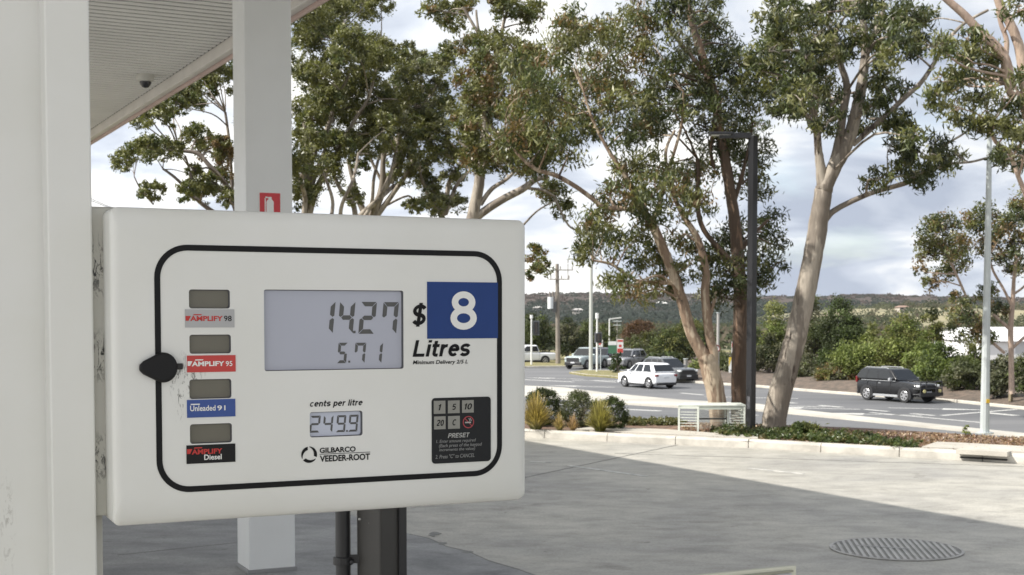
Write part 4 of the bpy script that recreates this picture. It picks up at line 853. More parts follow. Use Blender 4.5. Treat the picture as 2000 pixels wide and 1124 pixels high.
for lb, px, yt, yb, hw, D, tn, nb in [
    ('tall dark green tree like shrub behind the four wheel drive', 1645, 578, 750, 52, 98, [DARK, G1], 11),
    ('dull brown green shrub behind the leaning gum trunk', 1580, 570, 745, 44, 100, [MIDG, GREY], 9),
    ('pale lime shrub between the lamp post and leaning trunk', 1512, 588, 690, 36, 101, [G3, G2, LITE], 9),
    ('dark drooping shrub behind the lamp post foot', 1500, 650, 745, 40, 96, [DARK, GREY], 9),
    ('bluish grey low shrub right of the leaning trunk', 1580, 688, 750, 34, 93, [GREY, G4], 8),
    ('wide bright green shrub above the rear of the four wheel drive', 1690, 672, 752, 62, 92, [G2, G3], 10),
    ('tall bright green shrub over the roof of the four wheel drive', 1762, 618, 745, 58, 94, [G2, G3, OLIVE], 11),
    ('yellow green shrub left of the bright tall shrub', 1702, 632, 700, 34, 97, [G3, LITE], 8),
    ('small dark round shrub with pale top near the hill paddock', 1818, 598, 690, 30, 102, [DARK, OLIVE], 8),
    ('brownish low shrub beside the rear of the four wheel drive', 1650, 712, 756, 44, 90, [GREY, BRWN, G4], 8),
    ('spreading green shrub in front of the four wheel drive', 1838, 668, 772, 56, 84, [G1, G2], 10),
    ('grey green shrub left of the tall grey light pole', 1885, 690, 778, 44, 81, [GREY, G4, MIDG], 9),
    ('dark grey green shrub right of the tall grey light pole', 1962, 690, 786, 46, 78, [GREY, DARK, G4], 9),
    ('low bluish shrub beside the short timber post', 1945, 730, 788, 26, 76, [GREY, G4], 7),
    ('dense dark shrub at the right edge of the view', 2025, 680, 800, 48, 76, [DARK, GREY, MIDG], 9),
    ('olive shrub below the wide crowned gum', 1905, 650, 745, 36, 88, [OLIVE, MIDG], 8),
    ('green low shrub behind the reddish trunk', 1452, 690, 746, 34, 98, [G1, G4], 8),
    ('low dry brownish shrub on the bank left of the four wheel drive', 1622, 722, 762, 30, 84, [BRWN, GREY, OLIVE], 6),
    ('yellowish low shrub on the bank right of the leaning trunk', 1548, 716, 756, 30, 86, [OLIVE, G4], 6),
    ('bright lime shrub top above the four wheel drive bonnet', 1800, 660, 760, 40, 90, [G3, G2], 9),
    ('leafy shrub behind the forked trunk base', 1405, 690, 748, 36, 99, [G4, MIDG], 8),
    ('light green shrub right of the dark grey sports wagon', 1372, 705, 748, 24, 100, [G4, G3], 7)]:
    kd = float(np.interp(px, [1340, 1400, 1480, 1640, 1840, 2000, 2300], [p_.y for p_ in MV[4:]])); D = kd + 1.9 + (D - 76) * .42
    bush(lb, px, yt, yb, hw * 1.08, D, tn, .19, .09, 2.1, group=RB, blobs=nb + 4, zb=RZ + .3)
LB = 'shrubs at the road junction'
for lb, px, yt, yb, hw, D, tn, nb in [
    ('dark coastal shrub left of the timber power pole', 1045, 612, 708, 46, 138, [DARK, MIDG], 9),
    ('greyish coastal shrub right of the timber power pole', 1108, 622, 705, 36, 136, [DARK, GREY], 9),
    ('dark coastal shrub behind the pale green utility', 1150, 625, 712, 40, 140, [DARK, MIDG, GREY], 9),
    ('large domed olive shrub behind the silver wagon', 1268, 648, 718, 44, 128, [OLIVE, MIDG, GREY], 11),
    ('broad olive shrub right of the domed shrub', 1322, 640, 728, 46, 126, [OLIVE, MIDG, DARK], 11),
    ('shadowy shrub behind the dark grey sports wagon', 1308, 690, 738, 38, 118, [DARK, G1], 8),
    ('far dark shrub between the street lamps', 1185, 628, 700, 22, 150, [DARK, MIDG], 7),
    ('reddish brown shrub crown above the domed shrub', 1252, 624, 670, 42, 170, [(.11, .062, .038), (.09, .055, .035)], 8),
    ('far green shrub above the broad olive shrub', 1345, 622, 690, 40, 150, [MIDG, OLIVE], 8),
    ('dark shrub behind the forked gum trunk', 1378, 640, 715, 34, 130, [DARK, MIDG], 8),
    ('dark shrub behind the display edge', 1000, 605, 705, 40, 142, [DARK, MIDG], 8),
    ('dark shrub left of the leaning gum among the trunks', 1468, 640, 700, 36, 125, [DARK, MIDG], 8)]:
    bush(lb, px, yt, yb, hw, D, tn, .26, .12, 2.1, group=LB, blobs=nb + 3, zb=RZ + .2)
bush('small dark leafy bush on the traffic island before the silver wagon', 1207, 688, 722, 17, 108, [DARK, (.04, .06, .018)], .24, .1, 2.0, blobs=7, zb=RZ + .1)
# clipped shrubs and tussocks on the corner bed
CB = 'rounded shrubs on the corner bed'
bush('dark rounded shrub half hidden by the display edge', 1062, 758, 828, 34, 23.2, [DARK, G1], .030, .016, 4.2, group=CB, zb=.1, blobs=12, round_=True)
bush('greyish green rounded shrub in the middle of the corner bed', 1133, 766, 830, 40, 23.0, [GREY, G4, MIDG], .030, .016, 4.2, group=CB, zb=.1, blobs=12, round_=True)
bush('dark rounded shrub at the right end of the corner bed', 1196, 776, 838, 30, 22.4, [DARK, G1], .030, .016, 4.2, group=CB, zb=.1, blobs=12, round_=True)
def tussock(label, px, yt, yb, hw, D, n, c0, c1):
    seedc[0] += 1; rg = np.random.default_rng(seedc[0]); sc = D / F_PX; b = at(px, yb, D); b.z = .1; H = at(px, yt, D).z - .1; Wd = hw * sc
    root = thing('tussock_grass', b, label, 'grass clump', 'tussocks on the corner bed'); V, F, T = [], [], []
    for k in range(n):
        a = rg.uniform(0, 6.283); q = rg.uniform(0, 1) ** .6; h = H * (1 - .5 * q * q) * rg.uniform(.55, 1.15); o = Wd * q
        d = np.array([math.cos(a), math.sin(a), 0]); s = np.array([-d[1], d[0], 0]) * .009 + rg.normal(0, .003, 3); p0 = d * Wd * .22 * rg.uniform(0, 1)
        prev = len(V); f = rg.uniform(.45, 1.5)
        for t in (0, .4, .75, 1.0):
            p = p0 + d * o * t ** 1.7 + np.array([0, 0, h * (t - .22 * q * t * t)]); wv = 1 - t * .85
            V += [p - s * wv, p + s * wv]; cc = np.array(c0) * (1 - t ** 1.4) + np.array(c1) * t ** 1.4; T += [cc * f] * 2
        F += [(prev + 2 * j, prev + 2 * j + 1, prev + 2 * j + 3, prev + 2 * j + 2) for j in range(3)]
    me = bpy.data.meshes.new('blades'); me.from_pydata([tuple(v) for v in V], [], F); at_ = me.attributes.new('tint', 'FLOAT_COLOR', 'POINT')
    at_.data.foreach_set('color', np.concatenate([np.array(T), np.ones((len(T), 1))], 1).astype(np.float32).ravel()); me.materials.append(LEAF)
    o = bpy.data.objects.new('blades', me); col.objects.link(o); o.parent = root
tussock('tall golden tussock beside the display edge', 1047, 766, 834, 34, 22.2, 900, (.09, .10, .025), (.44, .33, .12))
tussock('tall green and gold tussock in front of the dark right shrub', 1172, 778, 838, 32, 21.9, 900, (.10, .12, .025), (.36, .31, .11))
tussock('small golden tussock left of the tiny brown one', 1092, 806, 834, 15, 22.0, 260, (.16, .15, .05), (.46, .34, .15))
tussock('tiny brown tussock between the two green shrubs', 1119, 808, 836, 13, 22.0, 220, (.22, .16, .07), (.50, .34, .20))
# ground cover, low bush, mulch chips
rg = np.random.default_rng(9); LP, LT = [], []
for k in range(170):
    px = rg.uniform(1405, 1785) if k % 3 else rg.uniform(1530, 1640); u = (px - 1395) / 395
    py = 846 + u * 22 + rg.uniform(-2, 9) - rg.uniform(0, 8) * (u < .8); p = gnd(px, py, .12); h = rg.uniform(.025, .085) * (1.25 - .6 * u)
    P, T = scatter(rg, p + Vector((0, .1, h * .5)), rg.uniform(.12, .26), .16, h, .05, .02, 1.2, [G1, (.08, .10, .03), (.05, .075, .02), (.13, .12, .05)], .35); P[:, 2] = np.maximum(P[:, 2], .09); LP.append(P); LT.append(T)
for k in range(60):
    px = rg.uniform(1225, 1330); p = gnd(px, 828 + rg.uniform(-3, 4), .1); P, T = scatter(rg, p + Vector((0, 0, .04)), .16, .1, .05, .05, .02, .9, [(.14, .13, .05), (.09, .10, .035)], .3); LP.append(P); LT.append(T)
tag(leaf_mesh('ground_cover', np.concatenate(LP), .055, .022, np.concatenate(LT), None, -.3, seed=3), 'low green creeping ground cover growing along the kerb', 'ground cover', kind='stuff')
bush('low spiky olive shrub at the foot of the leaning gum', 1568, 826, 862, 34, 21.0, [G1, (.09, .10, .035), OLIVE], .07, .022, 1.8, zb=.1, blobs=9)
bush('tiny weed growing on the mulch left of the tall grey light pole', 1886, 830, 846, 10, 21.4, [G2, G3], .06, .02, 1.3, zb=.1, blobs=4, cat='weed', name='weed')
seedc[0] += 1; n = 5200; px = rg.uniform(1330, 2080, n); py = 838 + (px - 1480) / 520 * 22 + rg.uniform(-6, 26, n); ch = []
for a, b in zip(px, py): ch.append(tuple(gnd(a, b, .108)))
ch = np.array(ch); ok = [i for i in range(n) if True]
kx = np.interp(ch[:, 0], [k.x for k in KT], [k.y for k in KT]); ch = ch[ch[:, 1] > kx + .22]
cc = np.array([(.30, .20, .13), (.13, .085, .055), (.40, .30, .20), (.22, .12, .08)])[rg.integers(0, 4, len(ch))] * rg.uniform(.7, 1.2, (len(ch), 1))
tag(leaf_mesh('mulch_chips', ch, .075, .025, cc, None, 0, seed=4), 'brown bark chips scattered over the garden bed', 'mulch', kind='stuff')

# ------------------------------------------------------------------ far woodland on the hills, houses, shed
def far_wood(name, label, spots, n, ln, wd):
    P, T = [], []
    for p, r, hgt, c in spots:
        u = rg.normal(size=(n, 3)); u /= np.linalg.norm(u, axis=1)[:, None]; u *= (rg.uniform(.4, 1.05, n) ** .5)[:, None]
        P.append(np.array(p) + np.array([0, 0, hgt * .5]) + u * np.array([r, r, hgt])); T.append(np.tile(c, (n, 1))  * rg.uniform(.9, 1.1, (n, 1)))
    tag(leaf_mesh(name, np.concatenate(P), ln, wd, np.concatenate(T), None, 0, seed=len(P), face=(-.25, -.7, .66)), label, 'woodland', kind='stuff')
S = []
for k in range(1300):
    y = rg.uniform(430, 1480); x = rg.uniform(-.02, .42) * y; z = h_far(x, y); e = (z - RZ) / 21
    if e < .60: c = np.array((.036, .043, .037)) if rg.random() < .9 else np.array((.05, .05, .044)); r = rg.uniform(4, 9)
    else: c = np.array((.070, .058, .052)) if rg.random() < .6 else np.array((.048, .050, .042)); r = rg.uniform(1.5, 5)
    S.append(((x, y, z - .8), r, r * rg.uniform(.28, .5), c * rg.uniform(.88, 1.12)))
far_wood('hill_scrub', 'distant brown and grey scrub covering the far ridge', S, 60, 1.7, 1.1); S = []
for k in range(1100):
    y = rg.uniform(200, 600); x = rg.uniform(.18, .42) * y; z = h_mid(x, y); q = math.sin(x * .05 + y * .021) + math.sin(y * .033 - x * .017)
    if q < .2 and rg.random() < .8: continue
    r = rg.uniform(1.2, 3.4); S.append(((x, y, z - .6), r, r * rg.uniform(.5, .85), np.array([(.05, .058, .034), (.07, .074, .044), (.085, .076, .052)][int(rg.integers(3))]) * rg.uniform(.7, 1.3)))
far_wood('paddock_trees', 'distant scattered trees over the paddocks on the right', S, 60, .8, .55); S = []
for k in range(700):
    y = rg.uniform(185, 420); x = rg.uniform(0.0, .30) * y; z = max(h_far(x, y), h_mid(x, y)); r = rg.uniform(1.5, 4)
    S.append(((x, y, z - .5), r, r * rg.uniform(.4, .75), np.array([(.046, .054, .032), (.062, .068, .038), (.08, .068, .05)][int(rg.integers(3))]) * rg.uniform(.7, 1.2)))
far_wood('woodland', 'dark woodland on the flat between the road and the hills', S, 80, .85, .55)
HG = 'houses on the hills'
for lb, px, D, hf, wl, rf, sz in (('small far house with pale roof behind the junction shrubs', 1128, 700, h_far, (.45, .42, .38), (.38, .36, .34), 5), ('far white roofed house right of the forked gum trunk', 1292, 800, h_far, (.5, .48, .45), (.55, .54, .52), 6), ('far house with dull brown roof below the paddock', 1762, 480, h_mid, (.45, .40, .35), (.26, .17, .13), 3.4), ('far low pale house left of the timber pole top', 1050, 740, h_far, (.4, .38, .34), (.34, .32, .30), 5)):
    p = at(px, 620, D); p.z = max(hf(p.x, p.y), RZ) + .8; h = thing('house', p, lb, 'house', HG)
    MB().bb((p.x - sz / 2, p.y - 3, p.z - 2), (p.x + sz / 2, p.y + 3, p.z + .27 * sz)).build('wall', mat('house_wall', wl, .8), h)
    mb = MB(); mb.add([(p.x - sz / 2 - .4, p.y - 3.4, p.z + .272 * sz), (p.x + sz / 2 + .4, p.y - 3.4, p.z + .272 * sz), (p.x + sz / 2 + .4, p.y + 3.4, p.z + .272 * sz), (p.x - sz / 2 - .4, p.y + 3.4, p.z + .272 * sz), (p.x - sz / 3, p.y, p.z + .45 * sz), (p.x + sz / 3, p.y, p.z + .45 * sz)], [(0, 1, 5, 4), (1, 2, 5), (2, 3, 4, 5), (3, 0, 4), (3, 2, 1, 0)]); mb.build('roof', mat('house_roof', rf, .7), h)
    for k in (-.28, .28): MB().bb((p.x + k * sz - .6, p.y - 3.03, p.z + .08 * sz), (p.x + k * sz + .6, p.y - 3.002, p.z + .2 * sz)).build('window', mat('dark_glass', (.03, .035, .04), .2), h)
D = 112; p = at(1975, 716, D); p.z = RZ
sh = thing('shed', p, 'large white metal shed behind the wide crowned gum', 'shed'); sc = D / F_PX; zt = at(1975, 643, D).z; zm = at(1975, 668, D).z
x0, x1 = at(1912, 690, D).x, at(2120, 690, D).x; SW = mat('shed_white', (.78, .78, .78), .5, var=.06, vs_=.5)
mb = MB(); mb.bb((x0, p.y, RZ), (x1, p.y + 14, zm)); mb.build('wall', SW, sh)
mb = MB(); mb.add([(x0 - .2, p.y - .3, zm + .05), (x1, p.y - .3, zm + .05), (x1, p.y + 7, zt + .1), (x0 + .2, p.y + 7, zt + .1), (x0 - .2, p.y + 14.3, zm + .05), (x1, p.y + 14.3, zm + .05)], [(0, 1, 2, 3), (3, 2, 5, 4), (0, 3, 4), (0, 4, 5, 1)]); mb.build('roof', mat('roof_white', (.82, .82, .82), .4), sh)
MB().bb((x0 + 3, p.y - .03, RZ), (x0 + 6.5, p.y - .002, RZ + 2.6)).build('door', mat('shed_door', (.5, .51, .52), .5), sh)

# ------------------------------------------------------------------ poles, lamps, signs
GAL = mat('galvanised_steel', (.50, .54, .54), .45, var=.12, vs_=2); WPOLE = mat('white_pole', (.70, .70, .68), .5); BLKP = mat('black_post', (.014, .014, .016), .35)
p = gnd(1466, 851, .1); D = p.y; sc = D / F_PX
lp = thing('street_lamp', p, 'black square lamp post with flat arm reaching left beside the gums', 'street lamp', rz=R(38))
zt = at(1474, 266, D).z; hp = zt - p.z
MB().bb((-.055, -.055, 0), (.055, .055, hp)).build('post', BLKP, lp, world=False, bevel=.006)
mb = MB(); mb.box((-.04, 0, .006), (.26, .26, .012)); [mb.cyl((x, y, .012), (x, y, .04), .014, n=8) for x in (-.13, .05) for y in (-.09, .09)]; mb.build('base_plate', BLKP, lp, world=False)
mb = MB(); mb.box((-.22, .17, hp + .005), (.50, .075, .085), 0, R(180 - 38), Matrix.Rotation(0, 3, 'Y')); mb.build('arm', BLKP, lp, world=False, bevel=.006)
mb = MB(); mb.box((-.40, .315, hp + .035), (.36, .20, .045), 0, R(180 - 38)); hd = mb.build('lamp_head', BLKP, lp, world=False, bevel=.01)
mb = MB(); mb.box((-.40, .315, hp + .010), (.30, .16, .004), 0, R(180 - 38)); mb.build('diffuser', mat('led_diffuser', (.62, .64, .62), .3), lp, world=False)
MB().bb((-.059, -.03, .42), (-.0555, .03, .62)).build('access_panel', mat('panel_grey', (.10, .10, .11), .4), lp, world=False)
p = gnd(1923, 847, .1); D = p.y; sc = D / F_PX
po = thing('light_pole', p, 'tall tapered galvanised light pole standing on the mulch', 'light pole')
mb = MB(); zt = at(1931, 240, D).z; mb.tube([p, (p.x, p.y, zt)], [.074, .036], 10); mb.build('shaft', GAL, po, smooth=True)
mb = MB(); mb.slab([(p.x + .14 * math.cos(a), p.y + .14 * math.sin(a)) for a in [i * math.pi / 4 + .4 for i in range(8)]], .1, .12); mb.build('base_plate', GAL, po)
q = at(1929, 784, D - .06); mb = MB(); mb.box(q, (.05, .05, .06)); mb.build('tag_plate', mat('yellow_tag', (.55, .36, .03), .5), po)
# short timber post on the bank
p = gnd(1974, 783, RZ + .3); tp = thing('timber_post', p, 'short timber post on the mulch bank right of the light pole', 'post'); sc = p.y / F_PX
MB().box((p.x, p.y, p.z + .5), (.17, .17, 1.1), 0, .4).build('post', mat('weathered_timber', (.24, .20, .13), .9, var=.3, vs_=4), tp, bevel=.02); MB().box((p.x, p.y, p.z + 1.06), (.19, .19, .03), 0, .4).build('cap', mat('post_cap', (.30, .27, .2), .8), tp)
# timber power pole
p = gnd(1090, 714, RZ); D = p.y; pp = thing('power_pole', p, 'grey timber power pole with white transformer and crossarms', 'power pole'); TIM = mat('pole_timber', (.27, .235, .20), .9, var=.3, vs_=1)
z1 = at(1087, 516, D).z; MB().tube([p, (p.x - .1, p.y, z1)], [.24, .16], 10).build('shaft', TIM, pp, smooth=True)
mb = MB(); zc = at(1087, 528, D).z; mb.box((p.x + .55, p.y - .2, zc), (1.7, .10, .09)); zc2 = at(1087, 546, D).z; mb.box((p.x + .1, p.y - .2, zc2), (1.9, .10, .09)); mb.tube([(p.x + .9, p.y - .2, zc2), (p.x + .9, p.y - .2, zc + .6)], .035, 6); mb.build('crossarm', TIM, pp)
mb = MB()
for dx, z in ((-.7, zc2), (.3, zc2), (1.0, zc2), (.2, zc), (1.3, zc), (.9, zc + .6)): mb.cyl((p.x + dx, p.y - .2, z + .06), (p.x + dx, p.y - .2, z + .36), .06, n=8)
mb.build('insulators', mat('insulator', (.35, .33, .3), .4), pp)
q = at(1075, 592, D); mb = MB(); mb.cyl((q.x, q.y - .3, q.z - .55), (q.x, q.y - .3, q.z + .55), .27, n=16); mb.build('transformer', mat('transformer_white', (.68, .70, .72), .4), pp, smooth=True)
q = at(1083, 600, D); MB().box((q.x, q.y - .2, q.z), (.35, .3, 1.0)).build('switch_box', mat('switch_box', (.10, .10, .10), .6), pp)
mb = MB(); [mb.cyl((at(1073 + 6 * k, 584, D).x, D - .3, at(1073, 580, D).z), (at(1073 + 6 * k, 584, D).x, D - .3, at(1073, 570, D).z), .05, n=6) for k in range(3)]; mb.build('bushing', TIM, pp)
def pole(name, label, cat, px, yb, yt, r, m, group=None, Zb=RZ + .1):
    p = gnd(px, yb, Zb); o = thing(name, p, label, cat, group); zt = at(px, yt, p.y).z
    MB().tube([p, (p.x, p.y, zt)], [r, r * .8], 10).build('shaft', m, o, smooth=True); return o, p, zt
o, p, zt = pole('light_pole', 'slim grey light pole standing beside the pale green utility', 'light pole', 1154, 724, 508, .17, mat('pale_steel', (.46, .47, .43), .5))
MB().cyl(p, p + Vector((0, 0, .06)), .3, n=12).build('base_plate', GAL, o)
for lb, px, yb, yt in (('traffic signal pole by the white utility', 1038, 714, 622), ('traffic signal pole on the island beside the slim light pole', 1166, 727, 622)):
    o, p, zt = pole('traffic_light', lb, 'traffic light', px, yb, yt, .09, WPOLE, 'traffic lights at the junction')
    dx = .42 if px < 1100 else .1
    zz_ = at(px, 641 if px < 1100 else 660, p.y).z; MB().box((p.x + dx, p.y - .1, zz_), (.42, .3, 1.15 if px < 1100 else .75)).build('signal_head', BLKP, o, bevel=.03); MB().box((p.x + dx, p.y + .08, zz_), (.62, .02, 1.35 if px < 1100 else .9)).build('backing_board', mat('board_grey', (.16, .16, .17), .6), o)
    MB().cyl((p.x, p.y, zt - .02), (p.x, p.y, zt + .42 if px > 1100 else zt + .3), .14, n=10).build('cap', mat('pole_cap', (.78, .78, .77), .4), o)
    mb = MB()
    for k in (-.32, 0, .32): mb.cyl((p.x + dx, p.y - .27, zz_ + k * (1 if px < 1100 else .65)), (p.x + dx, p.y - .25, zz_ + k * (1 if px < 1100 else .65)), .11, n=12)
    mb.build('lens', mat('dark_lens', (.05, .04, .035), .2), o)
def signpost(label, px, yb, yt, sw, sh_, m, extra=None, Zb=RZ + .1, D=None, group=None, rnd=False):
    o, p, zt = pole('road_sign', label, 'sign', px, yb, yt, .04, GAL, group, Zb); sc = p.y / F_PX; w_, h_ = sw * sc, sh_ * sc
    mb = MB(); c = (p.x, p.y - .06, zt - h_ / 2)
    if rnd: mb.cyl((c[0], c[1] - .015, c[2]), (c[0], c[1] + .01, c[2]), w_ / 2, n=24)
    else: mb.box(c, (w_, .025, h_))
    mb.build('plate', m, o); return o, c, w_, h_
SWH = mat('sign_plate', (.72, .72, .70), .4); SRD = mat('sign_red_print', (.50, .06, .05), .4); SGR = mat('sign_green', (.06, .16, .09), .4)
o, c, w_, h_ = signpost('white sign with yellow corner on a thin pole behind the reddish trunk', 1430, 796, 698, 15, 30, SWH)
mb = MB(); mb.prism([(c[0] - w_ / 2, c[2] + h_ / 2), (c[0] - w_ / 2, c[2] - h_ * .1), (c[0] - w_ * .1, c[2] + h_ / 2)], c[1] - .02, c[1] - .014); mb.build('yellow_corner', mat('sign_yellow', (.62, .45, .05), .4), o)
mb = MB(); mb.box((c[0] + w_ * .15, c[1] - .018, c[2] + h_ * .2), (w_ * .4, .008, h_ * .25)); mb.box((c[0] + .02, c[1] - .018, c[2] - h_ * .36), (w_ * .7, .008, h_ * .09)); mb.build('symbol', mat('sign_ink', (.05, .06, .09), .5), o)
o, c, w_, h_ = signpost('round white speed sign behind the forked gum trunk', 1399, 742, 672, 14, 18, SWH, rnd=True)
mb = MB(); mb.tube([(c[0] + w_ * .44 * math.cos(a * math.pi / 12), c[1] - .02, c[2] + w_ * .44 * math.sin(a * math.pi / 12)) for a in range(25)], .05, 6); mb.build('ring', mat('ring_dull', (.20, .08, .07), .5), o)
o, c, w_, h_ = signpost('small red and white sign left of the reddish trunk', 1434, 745, 668, 12, 22, SWH); MB().box((c[0], c[1] - .018, c[2] + h_ * .22), (w_ * .9, .008, h_ * .42)).build('red_panel', SRD, o)
o, c, w_, h_ = signpost('red and white advertising sign above the island bush', 1211, 722, 663, 12, 27, SWH)
mb = MB()
for a, b, k in ((.38, .14, .9), (.02, .18, .45), (-.32, .30, .92)): mb.box((c[0], c[1] - .018, c[2] + h_ * a), (w_ * k, .008, h_ * b))
mb.build('red_panel', SRD, o)
o, c, w_, h_ = signpost('white over green direction sign left of the red and white sign', 1196, 720, 667, 17, 24, SGR); MB().box((c[0], c[1] - .018, c[2] + h_ * .34), (w_ * .95, .008, h_ * .3)).build('white_panel', SWH, o)
o, c, w_, h_ = signpost('small white and red keep sign on the island pole', 1173, 724, 664, 8, 14, SWH); MB().box((c[0] - w_ * .1, c[1] - .018, c[2]), (w_ * .45, .008, h_ * .5), 0, 0, Matrix.Rotation(.6, 3, 'Y')).build('red_panel', SRD, o)
o, p, zt = pole('street_lamp', 'small far street lamp with single arm above the junction', 'street lamp', 1190, 700, 624, .09, WPOLE); MB().box((p.x + .62, p.y, zt + .1), (1.3, .12, .12), 0, 0, Matrix.Rotation(-.12, 3, 'Y')).build('lamp_head', WPOLE, o)
o, p, zt = pole('power_pole', 'tiny far power pole with double crossarm right of the far street lamp', 'power pole', 1205, 695, 626, .08, mat('far_timber', (.30, .28, .26), .9))
mb = MB(); mb.box((p.x, p.y - .1, zt - .1), (1.0, .1, .1)); mb.box((p.x, p.y - .1, zt - .55), (.8, .1, .1)); mb.build('crossarm', GAL, o)
o, p, zt = pole('concrete_post', 'plain grey concrete post behind the dark grey sports wagon', 'post', 1339, 742, 702, .17, mat('post_concrete', (.30, .29, .27), .8)); MB().cyl((p.x, p.y, zt), (p.x, p.y, zt + .05), .18, n=12).build('cap', GAL, o)
o, p, zt = pole('concrete_post', 'tall grey post between the forked trunk and the reddish trunk', 'post', 1402, 740, 612, .13, mat('post_grey_far', (.34, .33, .31), .8)); MB().cyl((p.x, p.y, zt), (p.x, p.y, zt + .05), .15, n=12).build('cap', GAL, o)
mb = MB(); D = 70
for y0, y1 in ((371, 399), (378, 396)):
    a, b = at(120, y0 - 14, D), at(300, y1 + 18, D + 30); mb.tube([a.lerp(b, t / 8) - Vector((0, 0, .5 * math.sin(math.pi * t / 8))) for t in range(9)], .018, 5)
tag(mb.build('power_line', mat('wire', (.05, .05, .05), .6)), 'two thin overhead wires left of the square column', 'power line')

# metal bench with slatted ends
bz = .1; pa, pb = gnd(1326, 846, bz), gnd(1361, 849, bz); pc = gnd(1450, 846, bz); ux = (pc - pa); ux.z = 0; L = ux.length; ang = math.atan2(ux.y, ux.x)
bn = thing('bench', pa, 'low white metal bench with slatted ends and wire mesh around the forked gum', 'bench', rz=ang)
BW = mat('bench_white', (.66, .69, .62), .45, var=.12, vs_=8); BG = mat('bench_green', (.50, .54, .47), .5); h = .43; dp = .36
def frame(x0, y0, x1, y1, nm):
    d = Vector((x1 - x0, y1 - y0, 0)); l_ = d.length; a = math.atan2(d.y, d.x); mb = MB()
    for q in (0, 1): mb.box((x0 + d.x * q, y0 + d.y * q, h / 2), (.030, .030, h), 0, a)
    mb.box((x0 + d.x / 2, y0 + d.y / 2, h - .018), (l_, .026, .034), 0, a)
    for k in range(6): mb.box((x0 + d.x / 2, y0 + d.y / 2, .115 + k * .045), (l_, .012, .011), 0, a)
    mb.build(nm, BW, bn, world=False)
frame(.0, .0, .30, -.06, 'end_frame'); frame(L * .78, .06, L + .03, .0, 'end_frame')
frame(L * .79, .42, L + .05, .36, 'end_frame')
for k, (yy, m) in enumerate(((-.02, BW), (.10, BW), (.22, BG), (.34, BW))):
    MB().bb((-.02 + .05 * k, yy, h + .001 + .002 * k), (L + .05, yy + .095, h + .026 + .002 * k)).build('seat_slat', m, bn, world=False, bevel=.006)
MB().bb((.30, -.012, h - .05), (L, .012, h - .002)).build('rail', BG, bn, world=False)
mb = MB()
for k in range(26): x = .32 + (L * .76 - .32) * k / 25; mb.bb((x - .0025, .40, .03), (x + .0025, .405, h - .05))
for k in range(7): mb.bb((.32, .398, .06 + k * .05), (L * .76, .4, .064 + k * .05))
mb.build('wire_mesh', BW, bn, world=False)
mb = MB(); mb.bb((.34, .2, .20), (L * .8, .23, .225)); mb.build('lower_bar', mat('bench_dark', (.05, .05, .05), .6), bn, world=False)
